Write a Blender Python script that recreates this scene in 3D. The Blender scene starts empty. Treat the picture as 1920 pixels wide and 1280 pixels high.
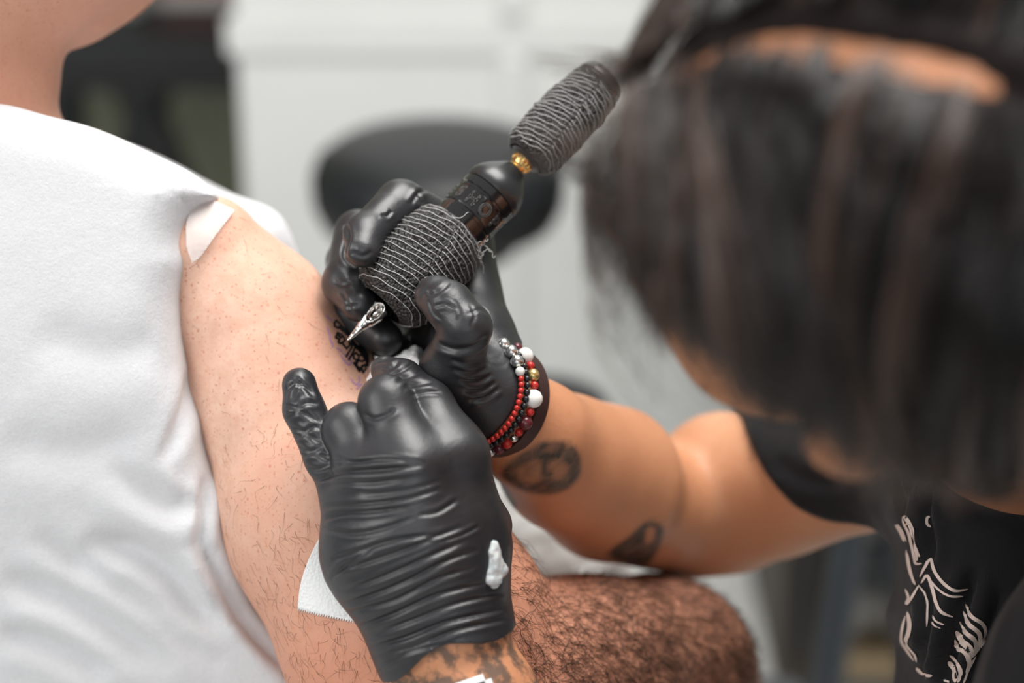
import bpy, bmesh, math, random
import numpy as np
from mathutils import Vector, Matrix
from mathutils.bvhtree import BVHTree

random.seed(7)
RNG = np.random.default_rng(11)
scene = bpy.context.scene
COL = scene.collection

# ------------------------------------------------------------------ camera
PITCH = math.radians(24.0)
CAM_H = 1.32
LENS = 70.0
FPX = 1920 * LENS / 36.0                     # focal length in photo pixels
CP, SP = math.cos(PITCH), math.sin(PITCH)
cam_data = bpy.data.cameras.new('camera')
cam_data.lens = LENS
cam_data.sensor_width = 36.0
cam_data.clip_start = 0.02
cam_data.dof.use_dof = True
cam_data.dof.focus_distance = 0.955
cam_data.dof.aperture_fstop = 3.0
cam = bpy.data.objects.new('camera', cam_data)
COL.objects.link(cam)
cam.location = (0, 0, CAM_H)
cam.rotation_euler = (math.radians(90) - PITCH, 0, 0)
scene.camera = cam

# ------------------------------------------------------------------ light
world = bpy.data.worlds.new('world')
scene.world = world
world.use_nodes = True
world.node_tree.nodes['Background'].inputs[0].default_value = (0.93, 0.97, 1.0, 1)
world.node_tree.nodes['Background'].inputs[1].default_value = 0.27


def area(name, loc, target, sx, sy, power, col=(1, 1, 1)):
    d = bpy.data.lights.new(name, 'AREA')
    d.shape = 'RECTANGLE'
    d.size, d.size_y, d.energy, d.color = sx, sy, power, col
    o = bpy.data.objects.new(name, d)
    COL.objects.link(o)
    o.location = loc
    o.rotation_euler = (Vector(target) - Vector(loc)).to_track_quat('-Z', 'Y').to_euler()
    return o


area('window_light', (-1.9, -0.3, 2.2), (0.0, 1.0, 1.0), 1.6, 1.4, 27, (1.0, 0.985, 0.96))
area('shop_window_light', (0.5, -1.5, 2.0), (0.1, 1.0, 1.0), 2.2, 1.5, 13, (0.96, 0.98, 1.0))
area('ceiling_light', (0.35, 1.25, 2.75), (0.3, 1.2, 0.0), 1.5, 1.2, 54, (1.0, 0.98, 0.95))
scene.view_settings.view_transform = 'Standard'
scene.view_settings.look = 'None'
scene.view_settings.gamma = 1.0
scene.view_settings.use_curve_mapping = False
scene.view_settings.exposure = 0.48


# ------------------------------------------------------------------ coordinates
def C(px, py, d):
    """photo pixel + distance along the view -> camera space (right, up, depth)"""
    return np.array([(px - 960) / FPX * d, -(py - 640) / FPX * d, d])


def W(p):
    """camera space -> world"""
    p = np.asarray(p, float)
    x, y, z = p[..., 0], p[..., 1], p[..., 2]
    return np.stack([x, y * SP + z * CP, CAM_H + y * CP - z * SP], -1)


def to_cam(p):
    p = np.asarray(p, float)
    x, y, z = p[..., 0], p[..., 1], p[..., 2] - CAM_H
    return np.stack([x, y * SP + z * CP, y * CP - z * SP], -1)


def to_px(c):
    return np.stack([960 + c[..., 0] / c[..., 2] * FPX, 640 - c[..., 1] / c[..., 2] * FPX], -1)


def WP(px, py, d):
    return W(C(px, py, d))


def on_y(px, py, Y):
    """world point where the pixel's ray meets the vertical plane y = Y"""
    r = W(C(px, py, 1.0)) - np.array([0, 0, CAM_H])
    return np.array([0, 0, CAM_H]) + r * (Y / r[1])


# ------------------------------------------------------------------ materials
class NT:
    def __init__(self, name):
        self.m = bpy.data.materials.new(name)
        self.m.use_nodes = True
        self.t = self.m.node_tree
        self.b = self.t.nodes['Principled BSDF']

    def n(self, kind, **kw):
        nd = self.t.nodes.new(kind)
        for k, v in kw.items():
            if k in nd.inputs:
                nd.inputs[k].default_value = v
            else:
                setattr(nd, k, v)
        return nd

    def l(self, a, b):
        self.t.links.new(a, b)

    def coord(self):
        return self.n('ShaderNodeTexCoord').outputs['Object']

    def noise(self, scale, detail=4, rough=0.55, vec=None, stretch=None):
        nd = self.n('ShaderNodeTexNoise', Scale=scale, Detail=detail, Roughness=rough)
        v = vec or self.coord()
        if stretch:
            mp = self.n('ShaderNodeMapping')
            mp.inputs['Scale'].default_value = stretch
            self.l(v, mp.inputs[0])
            v = mp.outputs[0]
        self.l(v, nd.inputs['Vector'])
        return nd.outputs['Fac']

    def ramp(self, fac, stops):
        r = self.n('ShaderNodeValToRGB')
        e = r.color_ramp.elements
        while len(e) < len(stops):
            e.new(0.5)
        for i, (p, c) in enumerate(stops):
            e[i].position = p
            e[i].color = (*c, 1) if len(c) == 3 else c
        self.l(fac, r.inputs[0])
        return r.outputs[0]

    def mix(self, fac, a, b, mode='MIX'):
        x = self.n('ShaderNodeMix', data_type='RGBA', blend_type=mode)
        for s, v in ((0, fac), (6, a), (7, b)):
            if hasattr(v, 'links'):
                self.l(v, x.inputs[s])
            elif s == 0:
                x.inputs[s].default_value = v
            else:
                x.inputs[s].default_value = (*v, 1)
        return x.outputs[2]

    def bump(self, h, strength, dist=0.001, prev=None):
        b = self.n('ShaderNodeBump', Strength=strength, Distance=dist)
        self.l(h, b.inputs['Height'])
        if prev is not None:
            self.l(prev, b.inputs['Normal'])
        self.l(b.outputs[0], self.b.inputs['Normal'])
        return b.outputs[0]

    def set(self, **kw):
        for k, v in kw.items():
            k = k.replace('_', ' ')
            s = self.b.inputs[k]
            if hasattr(v, 'links'):
                self.l(v, s)
            else:
                s.default_value = (*v, 1) if isinstance(v, tuple) and len(v) == 3 and k in ('Base Color', 'Specular Tint', 'Sheen Tint', 'Emission Color') else v
        return self


def plain(name, col, rough=0.5, metal=0.0, spec=0.5, var=0.06, bump=0.0, bscale=300):
    m = NT(name)
    c = m.mix(var, col, m.ramp(m.noise(25), [(0.3, tuple(x * 0.5 for x in col)), (0.7, tuple(min(1, x * 1.4) for x in col))]))
    m.set(Base_Color=c, Roughness=rough, Metallic=metal, Specular_IOR_Level=spec)
    if bump:
        m.bump(m.noise(bscale), bump)
    return m.m


def skin_mat(name, base, red, dark, spots=0.5, ink=True):
    m = NT(name)
    big = m.ramp(m.noise(11, 3), [(0.38, base), (0.68, red)])
    fine = m.noise(170, 5, 0.65)
    c = m.mix(m.ramp(fine, [(0.40, (0, 0, 0)), (0.68, (0.7, 0.7, 0.7))]), big, red)
    for sc_v, lo_v, am_v in ((520.0, 0.30, 0.85), (340.0, 0.66, 0.9)):
        vo = m.n('ShaderNodeTexVoronoi', Scale=sc_v)
        m.l(m.coord(), vo.inputs['Vector'])
        dots = m.ramp(vo.outputs['Distance'], [(0.04, (1, 1, 1)), (0.36, (0, 0, 0))])
        sp = m.n('ShaderNodeSeparateColor')
        m.l(vo.outputs['Color'], sp.inputs[0])
        g_ = spots * am_v
        gate = m.ramp(sp.outputs[0], [(lo_v, (0, 0, 0)), (1.0, (g_, g_, g_))])
        c = m.mix(m.mix(1.0, dots, gate, 'MULTIPLY'), c, dark)
    if ink:
        a = m.n('ShaderNodeAttribute', attribute_name='ink')
        sep = m.n('ShaderNodeSeparateColor')
        m.l(a.outputs['Color'], sep.inputs[0])
        # second channel: how dense the hair shade / redness of this stretch of skin is
        c = m.mix(sep.outputs[1], c, tuple(np.array(red) * np.array((0.92, 0.72, 0.62))))
        inkcol = m.ramp(m.noise(90, 3), [(0.35, (0.018, 0.020, 0.020)), (0.75, (0.075, 0.07, 0.055))])
        c = m.mix(sep.outputs[0], c, inkcol)
        blot = m.ramp(m.noise(95, 4, 0.6), [(0.43, (0, 0, 0)), (0.56, (0.85, 0.85, 0.85))])
        bl = m.mix(1.0, blot, sep.outputs[2], 'MULTIPLY')
        c = m.mix(bl, c, (0.055, 0.052, 0.045))
    m.set(Base_Color=c, Roughness=0.5, Specular_IOR_Level=0.35, Subsurface_Weight=0.12, Subsurface_Scale=0.006)
    m.b.inputs['Subsurface Radius'].default_value = (1.0, 0.35, 0.2)
    b1 = m.bump(m.noise(420, 3), 0.25, 0.0006)
    m.bump(m.noise(60, 3), 0.15, 0.002, b1)
    return m.m


M = {}
M['client_skin'] = skin_mat('client_skin', (0.76, 0.49, 0.37), (0.66, 0.36, 0.255), (0.50, 0.13, 0.07), 0.95)
M['artist_skin'] = skin_mat('artist_skin', (0.56, 0.285, 0.155), (0.52, 0.24, 0.125), (0.32, 0.12, 0.06), 0.2)


def glove_mat():
    m = NT('black_nitrile')
    c = m.ramp(m.noise(40, 4), [(0.35, (0.013, 0.013, 0.0155)), (0.7, (0.023, 0.023, 0.026))])
    r = m.ramp(m.noise(30, 3), [(0.3, (0.34,) * 3), (0.7, (0.46,) * 3)])
    m.set(Base_Color=c, Roughness=r, Specular_IOR_Level=0.62)
    b = m.bump(m.noise(900, 2), 0.12, 0.0004)
    m.bump(m.noise(140, 4, 0.6, stretch=(1, 0.5, 1.6)), 0.18, 0.0012, b)
    return m.m


def cloth_mat(name, col, sheen=0.2, scale=900, bump=0.35, dark=0.86):
    m = NT(name)
    w1 = m.n('ShaderNodeTexWave', Scale=scale * 0.5, Distortion=1.5)
    w1.inputs['Detail'].default_value = 2
    m.l(m.coord(), w1.inputs['Vector'])
    c = m.mix(m.noise(500, 3), tuple(x * dark for x in col), col)
    m.set(Base_Color=c, Roughness=0.85, Specular_IOR_Level=0.2, Sheen_Weight=sheen)
    b = m.bump(w1.outputs['Fac'], bump * 0.4, 0.0005)
    b = m.bump(m.noise(700, 4), bump, 0.0006, b)
    m.bump(m.noise(45, 4), 0.2, 0.004, b)
    return m.m


M['glove'] = glove_mat()
M['white_cloth'] = cloth_mat('white_cotton', (0.70, 0.70, 0.715))
M['black_cloth'] = cloth_mat('black_cotton', (0.0095, 0.0100, 0.0115), 0.08)
M['grey_cloth'] = cloth_mat('grey_fleece', (0.47, 0.47, 0.45), 0.3, 200, 0.8, 0.55)
M['print'] = plain('shirt_print_ink', (0.62, 0.52, 0.47), 0.8, var=0.3)
M['ink'] = plain('tattoo_ink', (0.010, 0.010, 0.012), 0.35, var=0.1)
M['stencil'] = plain('stencil_violet', (0.50, 0.27, 0.42), 0.5, var=0.5)
M['chrome'] = plain('chrome', (0.80, 0.76, 0.72), 0.10, 1.0, var=0.0)
M['gold'] = plain('gold', (0.86, 0.56, 0.20), 0.17, 1.0, var=0.05)
M['gloss_black'] = plain('gloss_black', (0.010, 0.009, 0.009), 0.10, 0.0, 0.9, var=0.0)
M['satin_black'] = plain('satin_black', (0.014, 0.014, 0.015), 0.33, 0.0, 0.6, var=0.2)
M['thread'] = plain('white_thread', (0.62, 0.61, 0.59), 0.8)
M['paper'] = None
M['silver'] = plain('silver', (0.75, 0.74, 0.72), 0.25, 1.0)
M['red_bead'] = plain('red_bead', (0.50, 0.022, 0.018), 0.3, var=0.2)
M['white_bead'] = plain('white_bead', (0.80, 0.78, 0.74), 0.22, var=0.1)
M['black_bead'] = plain('black_bead', (0.012, 0.012, 0.014), 0.3)
M['wine_bead'] = plain('wine_bead', (0.11, 0.018, 0.025), 0.2)
M['gold_bead'] = plain('gold_bead', (0.70, 0.52, 0.22), 0.25, 0.8)
M['leather'] = plain('brown_leather', (0.036, 0.012, 0.010), 0.55, bump=0.3)
M['hair_body'] = plain('body_hair', (0.055, 0.026, 0.013), 0.4)
M['stool_vinyl'] = plain('black_vinyl', (0.008, 0.009, 0.010), 0.42, 0.0, 0.35, bump=0.15, bscale=400)


def paper_mat():
    m = NT('paper_towel')
    v = m.n('ShaderNodeTexVoronoi', Scale=650.0)
    m.l(m.coord(), v.inputs['Vector'])
    m.set(Base_Color=m.mix(m.noise(200), (0.80, 0.79, 0.78), (0.88, 0.87, 0.86)), Roughness=0.9, Specular_IOR_Level=0.1,
          Subsurface_Weight=0.1, Subsurface_Scale=0.002)
    m.bump(v.outputs['Distance'], 0.45, 0.0010)
    return m.m


M['paper'] = paper_mat()


def bandage_mat():
    m = NT('black_cohesive_bandage')
    v = m.n('ShaderNodeTexVoronoi', Scale=620.0)
    m.l(m.coord(), v.inputs['Vector'])
    c = m.ramp(m.noise(380, 4), [(0.35, (0.008, 0.008, 0.0075)), (0.75, (0.036, 0.034, 0.031))])
    m.set(Base_Color=c, Roughness=0.38, Specular_IOR_Level=0.6)
    b = m.bump(v.outputs['Distance'], 1.0, 0.0020)
    m.bump(m.noise(900, 3), 0.6, 0.0008, b)
    return m.m


M['bandage'] = bandage_mat()


def hair_mat():
    m = NT('dark_brown_hair')
    at = m.n('ShaderNodeAttribute', attribute_name='lock')
    c = m.ramp(at.outputs['Fac'], [(0.30, (0.004, 0.0028, 0.0024)), (0.55, (0.013, 0.008, 0.006)), (0.85, (0.100, 0.060, 0.045))])  # lighter locks: brown tones plus the specular streaks, painted into the colour
    m.set(Base_Color=c, Roughness=0.27, Specular_IOR_Level=0.75)
    return m.m


M['hair'] = hair_mat()
M['hair_under'] = plain('hair_underlayer', (0.012, 0.008, 0.007), 0.8, 0.0, 0.15, var=0.3)


def gel_mat():
    m = NT('ointment_gel')
    m.set(Base_Color=m.mix(m.noise(120), (0.62, 0.70, 0.78), (0.90, 0.88, 0.80)), Roughness=0.12, Transmission_Weight=0.35,
          IOR=1.4, Subsurface_Weight=0.4, Subsurface_Scale=0.004)
    return m.m


def film_mat():
    m = NT('sheer_tape')
    m.set(Base_Color=m.mix(m.noise(150, 4, 0.6, stretch=(3, 1, 1)), (0.84, 0.79, 0.76), (0.93, 0.91, 0.90)), Roughness=0.55, Alpha=0.42)
    m.bump(m.noise(220, 4), 0.3, 0.001)
    return m.m


M['gel'] = gel_mat()
M['film'] = film_mat()


# ------------------------------------------------------------------ mesh helpers
def link_mesh(name, verts, faces, mat, parent=None, smooth=True, base=None):
    """verts in world coordinates (numpy n x 3)"""
    me = bpy.data.meshes.new(name)
    verts = np.asarray(verts, float)
    off = np.zeros(3)
    o = bpy.data.objects.new(name, me)
    if parent is not None:
        off = np.array(parent.get('_w', (0, 0, 0)))
    elif base is not None:
        off = np.array(base, float)
        o.location = off
    v = (verts - off).astype(np.float32)
    if isinstance(faces, np.ndarray):
        me.vertices.add(len(v))
        me.vertices.foreach_set('co', v.ravel())
        nf, k = faces.shape
        me.loops.add(nf * k)
        me.loops.foreach_set('vertex_index', faces.astype(np.int32).ravel())
        me.polygons.add(nf)
        me.polygons.foreach_set('loop_start', np.arange(0, nf * k, k, dtype=np.int32))
        me.update(calc_edges=True)
    else:
        me.from_pydata(v.tolist(), [], faces)
        me.update()
    if smooth:
        me.polygons.foreach_set('use_smooth', np.ones(len(me.polygons), bool))
    me.materials.append(mat)
    COL.objects.link(o)
    if parent is not None:
        o.parent = parent
    o['_w'] = tuple(float(x) for x in (off if parent is None else off))
    return o


def empty(name, base):
    o = bpy.data.objects.new(name, None)
    o.location = tuple(base)
    o['_w'] = tuple(float(x) for x in base)
    o.empty_display_size = 0.05
    COL.objects.link(o)
    return o


def tag(o, label=None, cat=None, group=None, kind=None):
    if label:
        o['label'] = label
    if cat:
        o['category'] = cat
    if group:
        o['group'] = group
    if kind:
        o['kind'] = kind
    return o


class MB:
    """collects pieces of one mesh (world coordinates)"""

    def __init__(self):
        self.v, self.f, self.n = [], [], 0

    def add(self, v, f):
        v = np.asarray(v, float)
        self.v.append(v)
        for q in f:
            self.f.append(tuple(i + self.n for i in q))
        self.n += len(v)

    def box(self, lo, hi, bevel=0.0, mat=None):
        bm = bmesh.new()
        bmesh.ops.create_cube(bm, size=1)
        lo, hi = np.array(lo, float), np.array(hi, float)
        for v in bm.verts:
            v.co = Vector((lo + hi) / 2 + np.array(v.co) * (hi - lo))
        if bevel:
            bmesh.ops.bevel(bm, geom=bm.edges[:], offset=bevel, segments=2, affect='EDGES')
        bm.verts.index_update()
        vv = np.array([v.co[:] for v in bm.verts])
        if mat is not None:
            vv = vv @ np.array(mat.to_3x3()).T + np.array(mat.translation)
        self.add(vv, [[v.index for v in f.verts] for f in bm.faces])
        bm.free()

    def lathe(self, prof, o, ax, seg=48, e1=None, cap=True):
        """prof: [(s, r)] along unit axis ax from origin o"""
        ax = np.array(ax, float) / np.linalg.norm(ax)
        if e1 is None:
            e1 = np.cross(ax, (0.31, 0.9, 0.2))
        e1 = np.array(e1) - ax * np.dot(e1, ax)
        e1 /= np.linalg.norm(e1)
        e2 = np.cross(ax, e1)
        th = np.linspace(0, 2 * math.pi, seg, endpoint=False)
        v, f = [], []
        for s, r in prof:
            v.append(o + ax * s + r * (np.cos(th)[:, None] * e1 + np.sin(th)[:, None] * e2))
        v = np.concatenate(v)
        for i in range(len(prof) - 1):
            for j in range(seg):
                k = (j + 1) % seg
                f.append((i * seg + j, i * seg + k, (i + 1) * seg + k, (i + 1) * seg + j))
        if cap:
            f.append(tuple(range(seg - 1, -1, -1)))
            f.append(tuple((len(prof) - 1) * seg + j for j in range(seg)))
        self.add(v, f)

    def tube(self, pts, rad, sides=5, closed=False, cap=True):
        pts = np.asarray(pts, float)
        n = len(pts)
        rad = np.broadcast_to(np.asarray(rad, float), (n,))
        v = []
        up = np.array([0.13, 0.31, 0.94])
        for i in range(n):
            if closed:
                t = pts[(i + 1) % n] - pts[i - 1]
            else:
                t = pts[min(i + 1, n - 1)] - pts[max(i - 1, 0)]
            t = t / (np.linalg.norm(t) + 1e-12)
            a = np.cross(t, up)
            if np.linalg.norm(a) < 1e-3:
                a = np.cross(t, (1, 0, 0))
            a /= np.linalg.norm(a)
            b = np.cross(t, a)
            th = np.arange(sides) * 2 * math.pi / sides
            v.append(pts[i] + rad[i] * (np.cos(th)[:, None] * a + np.sin(th)[:, None] * b))
        f = []
        for i in range(n if closed else n - 1):
            i2 = (i + 1) % n
            for j in range(sides):
                k = (j + 1) % sides
                f.append((i * sides + j, i * sides + k, i2 * sides + k, i2 * sides + j))
        if cap and not closed:
            f.append(tuple(range(sides - 1, -1, -1)))
            f.append(tuple((n - 1) * sides + j for j in range(sides)))
        self.add(np.concatenate(v), f)

    def build(self, name, mat, parent=None, smooth=True, base=None):
        return link_mesh(name, np.concatenate(self.v), self.f, mat, parent, smooth, base)


def sharp(o, ang=35):
    """keep crisp edges on a smooth shaded mesh"""
    me = o.data
    bm = bmesh.new()
    bm.from_mesh(me)
    for e in bm.edges:
        if len(e.link_faces) == 2 and e.calc_face_angle(0) > math.radians(ang):
            e.smooth = False
    bm.to_mesh(me)
    bm.free()
    return o


# ------------------------------------------------------------------ noise
def vnoise(p, seed=0):
    p = np.asarray(p, float)
    i = np.floor(p).astype(np.int64)
    f = p - i
    u = f * f * f * (f * (f * 6 - 15) + 10)

    def h(a, b, c):
        n = (a * 73856093) ^ (b * 19349663) ^ (c * 83492791) ^ (seed * 2654435761)
        n = (n ^ (n >> 13)) * 1274126177 & 0x7fffffff
        n = (n ^ (n >> 16)) * 668265263 & 0x7fffffff
        return (n % 100003) / 50001.5 - 1.0
    r = 0
    for dx in (0, 1):
        for dy in (0, 1):
            for dz in (0, 1):
                w = (u[..., 0] if dx else 1 - u[..., 0]) * (u[..., 1] if dy else 1 - u[..., 1]) * (u[..., 2] if dz else 1 - u[..., 2])
                r = r + w * h(i[..., 0] + dx, i[..., 1] + dy, i[..., 2] + dz)
    return r


# ------------------------------------------------------------------ implicit bodies
def smin(a, b, k):
    if k <= 0:
        return np.minimum(a, b)
    h = np.maximum(k - np.abs(a - b), 0) / k
    return np.minimum(a, b) - h * h * k * 0.25


class Shape:
    def __init__(self, fn, lo, hi):
        self.fn, self.lo, self.hi = fn, np.array(lo, float), np.array(hi, float)


def chain(js, k=0.004, shrink=0.0):
    """joints (px, py, depth, radius px) -> smooth union of tapering limbs, camera space"""
    pts = [C(*j[:3]) for j in js]
    rad = [j[3] * j[2] / FPX - shrink for j in js]
    return chain3(pts, rad, k)


def chain3(pts, rad, k=0.004):
    pts = [np.asarray(p, float) for p in pts]
    lo = np.min([p - r for p, r in zip(pts, rad)], 0)
    hi = np.max([p + r for p, r in zip(pts, rad)], 0)

    def fn(P):
        out = None
        for i in range(max(1, len(pts) - 1)):
            a = pts[i]
            b = pts[min(i + 1, len(pts) - 1)]
            ra, rb = rad[i], rad[min(i + 1, len(pts) - 1)]
            ba = b - a
            bb = float(ba @ ba) + 1e-12
            x, y, z = P[0] - a[0], P[1] - a[1], P[2] - a[2]
            h = np.clip((x * ba[0] + y * ba[1] + z * ba[2]) / bb, 0, 1)
            d = np.sqrt((x - ba[0] * h) ** 2 + (y - ba[1] * h) ** 2 + (z - ba[2] * h) ** 2) - (ra + (rb - ra) * h)
            out = d if out is None else smin(out, d, k)
        return out
    return Shape(fn, lo, hi)


def ellipsoid(c, rad, axes=None):
    c, rad = np.asarray(c, float), np.asarray(rad, float)
    A = np.eye(3) if axes is None else np.array(axes)          # rows: local axes in camera space
    ext = np.sqrt(((A * rad[:, None]) ** 2).sum(0))

    def fn(P):
        d = [P[0] - c[0], P[1] - c[1], P[2] - c[2]]
        l = [A[i, 0] * d[0] + A[i, 1] * d[1] + A[i, 2] * d[2] for i in range(3)]
        k0 = np.sqrt(sum((l[i] / rad[i]) ** 2 for i in range(3)))
        k1 = np.sqrt(sum((l[i] / rad[i] ** 2) ** 2 for i in range(3))) + 1e-9
        return k0 * (k0 - 1) / k1
    return Shape(fn, c - ext, c + ext)


def union(shapes, k):
    lo = np.min([s.lo for s in shapes], 0)
    hi = np.max([s.hi for s in shapes], 0)

    def fn(P):
        out = shapes[0].fn(P)
        for s in shapes[1:]:
            out = smin(out, s.fn(P), k)
        return out
    return Shape(fn, lo, hi)


def poly2d(X, Y, poly):
    """signed distance to a polygon on 2d arrays"""
    p = np.asarray(poly, float)
    d = np.full(X.shape, 1e9)
    s = np.zeros(X.shape, bool)
    n = len(p)
    for i in range(n):
        a, b = p[i], p[(i + 1) % n]
        e = b - a
        wx, wy = X - a[0], Y - a[1]
        h = np.clip((wx * e[0] + wy * e[1]) / (e @ e + 1e-15), 0, 1)
        d = np.minimum(d, (wx - e[0] * h) ** 2 + (wy - e[1] * h) ** 2)
        c = ((a[1] > Y) != (b[1] > Y)) & (X < (b[0] - a[0]) * (Y - a[1]) / (b[1] - a[1] + 1e-15) + a[0])
        s ^= c
    d = np.sqrt(d)
    return np.where(s, -d, d)


def slab(poly_px, ref, zc, hz, r, lean=0.0, y0=0.0):
    """an outline with real thickness: rounded extrusion along the view, at its own distance"""
    poly = np.array([C(x, y, ref)[:2] for x, y in poly_px])
    lo = np.append(poly.min(0), zc - hz)
    hi = np.append(poly.max(0), zc + hz + 0.02 + lean * max(0, y0 - poly[:, 1].min()))

    def fn(P):
        X, Y, Z = P
        d2 = poly2d(X[:, :, :1], Y[:, :, :1], poly)
        wx = d2 + r
        wy = np.abs(Z - zc - lean * 0.5 * (np.sqrt((y0 - Y) ** 2 + 0.0035) + y0 - Y)) - hz + r
        return np.sqrt(np.maximum(wx, 0) ** 2 + np.maximum(wy, 0) ** 2) + np.minimum(np.maximum(wx, wy), 0) - r
    return Shape(fn, lo, hi)


def smooth_poly(pts, n=6, closed=True):
    """Catmull-Rom through 2d or 3d points"""
    p = np.asarray(pts, float)
    out = []
    N = len(p)
    rng = range(N if closed else N - 1)
    for i in rng:
        if closed:
            a, b, c, d = p[i - 1], p[i], p[(i + 1) % N], p[(i + 2) % N]
        else:
            a, b, c, d = p[max(i - 1, 0)], p[i], p[i + 1], p[min(i + 2, N - 1)]
        for t in np.linspace(0, 1, n, endpoint=False):
            out.append(0.5 * (2 * b + (c - a) * t + (2 * a - 5 * b + 4 * c - d) * t * t + (3 * b - a - 3 * c + d) * t ** 3))
    if not closed:
        out.append(p[-1])
    return np.array(out)


class Field:
    def __init__(self, lo, hi, h):
        self.h = h
        self.lo = np.array(lo, float)
        self.n = np.ceil((np.array(hi) - self.lo) / h).astype(int) + 1
        self.F = np.full(self.n, 0.05, np.float32)

    def block(self, s, m):
        a = np.clip(np.floor((s.lo - m - self.lo) / self.h).astype(int), 0, self.n)
        b = np.clip(np.ceil((s.hi + m - self.lo) / self.h).astype(int) + 1, 0, self.n)
        ix = [np.arange(a[i], b[i]) * self.h + self.lo[i] for i in range(3)]
        P = np.meshgrid(*[x.astype(np.float32) for x in ix], indexing='ij')
        return tuple(slice(a[i], b[i]) for i in range(3)), P

    def add(self, s, k=0.0):
        sl, P = self.block(s, max(k, 0.0) + 3 * self.h)
        if 0 in P[0].shape:
            return self
        self.F[sl] = smin(self.F[sl], s.fn(P).astype(np.float32), k)
        return self

    def cut(self, s, k=0.0):
        sl, P = self.block(s, max(k, 0.0) + 3 * self.h)
        if 0 in P[0].shape:
            return self
        self.F[sl] = -smin(-self.F[sl], s.fn(P).astype(np.float32), k)
        return self

    def keep(self, fn):
        ix = [np.arange(self.n[i]) * self.h + self.lo[i] for i in range(3)]
        P = np.meshgrid(*[x.astype(np.float32) for x in ix], indexing='ij', sparse=True)
        self.F = np.maximum(self.F, fn(P).astype(np.float32))
        return self

    def mesh(self):
        F = self.F.copy()
        for ax in range(3):                                    # close at the border of the grid
            for e in (0, -1):
                sl = [slice(None)] * 3
                sl[ax] = e
                F[tuple(sl)] = np.maximum(F[tuple(sl)], 1e-4)
        S = F < 0
        cs = [(dx, dy, dz) for dx in (0, 1) for dy in (0, 1) for dz in (0, 1)]

        def sh(A, c):
            return A[c[0]:A.shape[0] - 1 + c[0], c[1]:A.shape[1] - 1 + c[1], c[2]:A.shape[2] - 1 + c[2]]
        cnt = sum(sh(S, c).astype(np.int8) for c in cs)
        act = np.argwhere((cnt > 0) & (cnt < 8))
        vals = np.stack([F[act[:, 0] + c[0], act[:, 1] + c[1], act[:, 2] + c[2]] for c in cs], 1)
        acc = np.zeros((len(act), 3))
        num = np.zeros(len(act))
        for i, a in enumerate(cs):
            for j, b in enumerate(cs):
                if j > i and sum(abs(x - y) for x, y in zip(a, b)) == 1:
                    fa, fb = vals[:, i], vals[:, j]
                    m = (fa < 0) != (fb < 0)
                    t = np.where(m, fa / np.where(m, fa - fb, 1), 0)
                    p = np.array(a) + t[:, None] * (np.array(b) - np.array(a))
                    acc += np.where(m[:, None], p, 0)
                    num += m
        V = (act + acc / num[:, None]) * self.h + self.lo
        idx = np.full(cnt.shape, -1, np.int64)
        idx[tuple(act.T)] = np.arange(len(act))
        Q = []
        for ax in range(3):
            o = [x for x in range(3) if x != ax]
            sa = [slice(None)] * 3
            sb = [slice(None)] * 3
            sa[ax], sb[ax] = slice(0, -1), slice(1, None)
            A, B = S[tuple(sa)], S[tuple(sb)]
            e = np.argwhere(A != B)
            e = e[(e[:, o[0]] > 0) & (e[:, o[1]] > 0) & (e[:, o[0]] < F.shape[o[0]] - 1) & (e[:, o[1]] < F.shape[o[1]] - 1)]
            flip = A[tuple(e.T)]
            q = []
            for d0, d1 in ((-1, -1), (0, -1), (0, 0), (-1, 0)):
                c = e.copy()
                c[:, o[0]] += d0
                c[:, o[1]] += d1
                q.append(idx[tuple(c.T)])
            q = np.stack(q, 1)
            if ax == 1:
                flip = ~flip
            # camera space is left handed, so winding is swapped
            q[flip] = q[flip][:, ::-1]
            Q.append(q)
        Q = np.concatenate(Q)
        return V, Q[(Q >= 0).all(1)]


def normals(V, Q):
    n = np.zeros_like(V)
    a = V[Q[:, 2]] - V[Q[:, 0]]
    b = V[Q[:, 3]] - V[Q[:, 1]]
    fn = np.cross(a, b)
    for i in range(4):
        np.add.at(n, Q[:, i], fn)
    return n / (np.linalg.norm(n, axis=1)[:, None] + 1e-12)


def relax(V, Q, it=2, lam=0.5):
    for _ in range(it):
        acc = np.zeros_like(V)
        cnt = np.zeros(len(V))
        for a, b in ((0, 1), (1, 2), (2, 3), (3, 0)):
            np.add.at(acc, Q[:, a], V[Q[:, b]])
            np.add.at(acc, Q[:, b], V[Q[:, a]])
            np.add.at(cnt, Q[:, a], 1)
            np.add.at(cnt, Q[:, b], 1)
        V = V + lam * (acc / np.maximum(cnt, 1)[:, None] - V)
    return V


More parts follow.
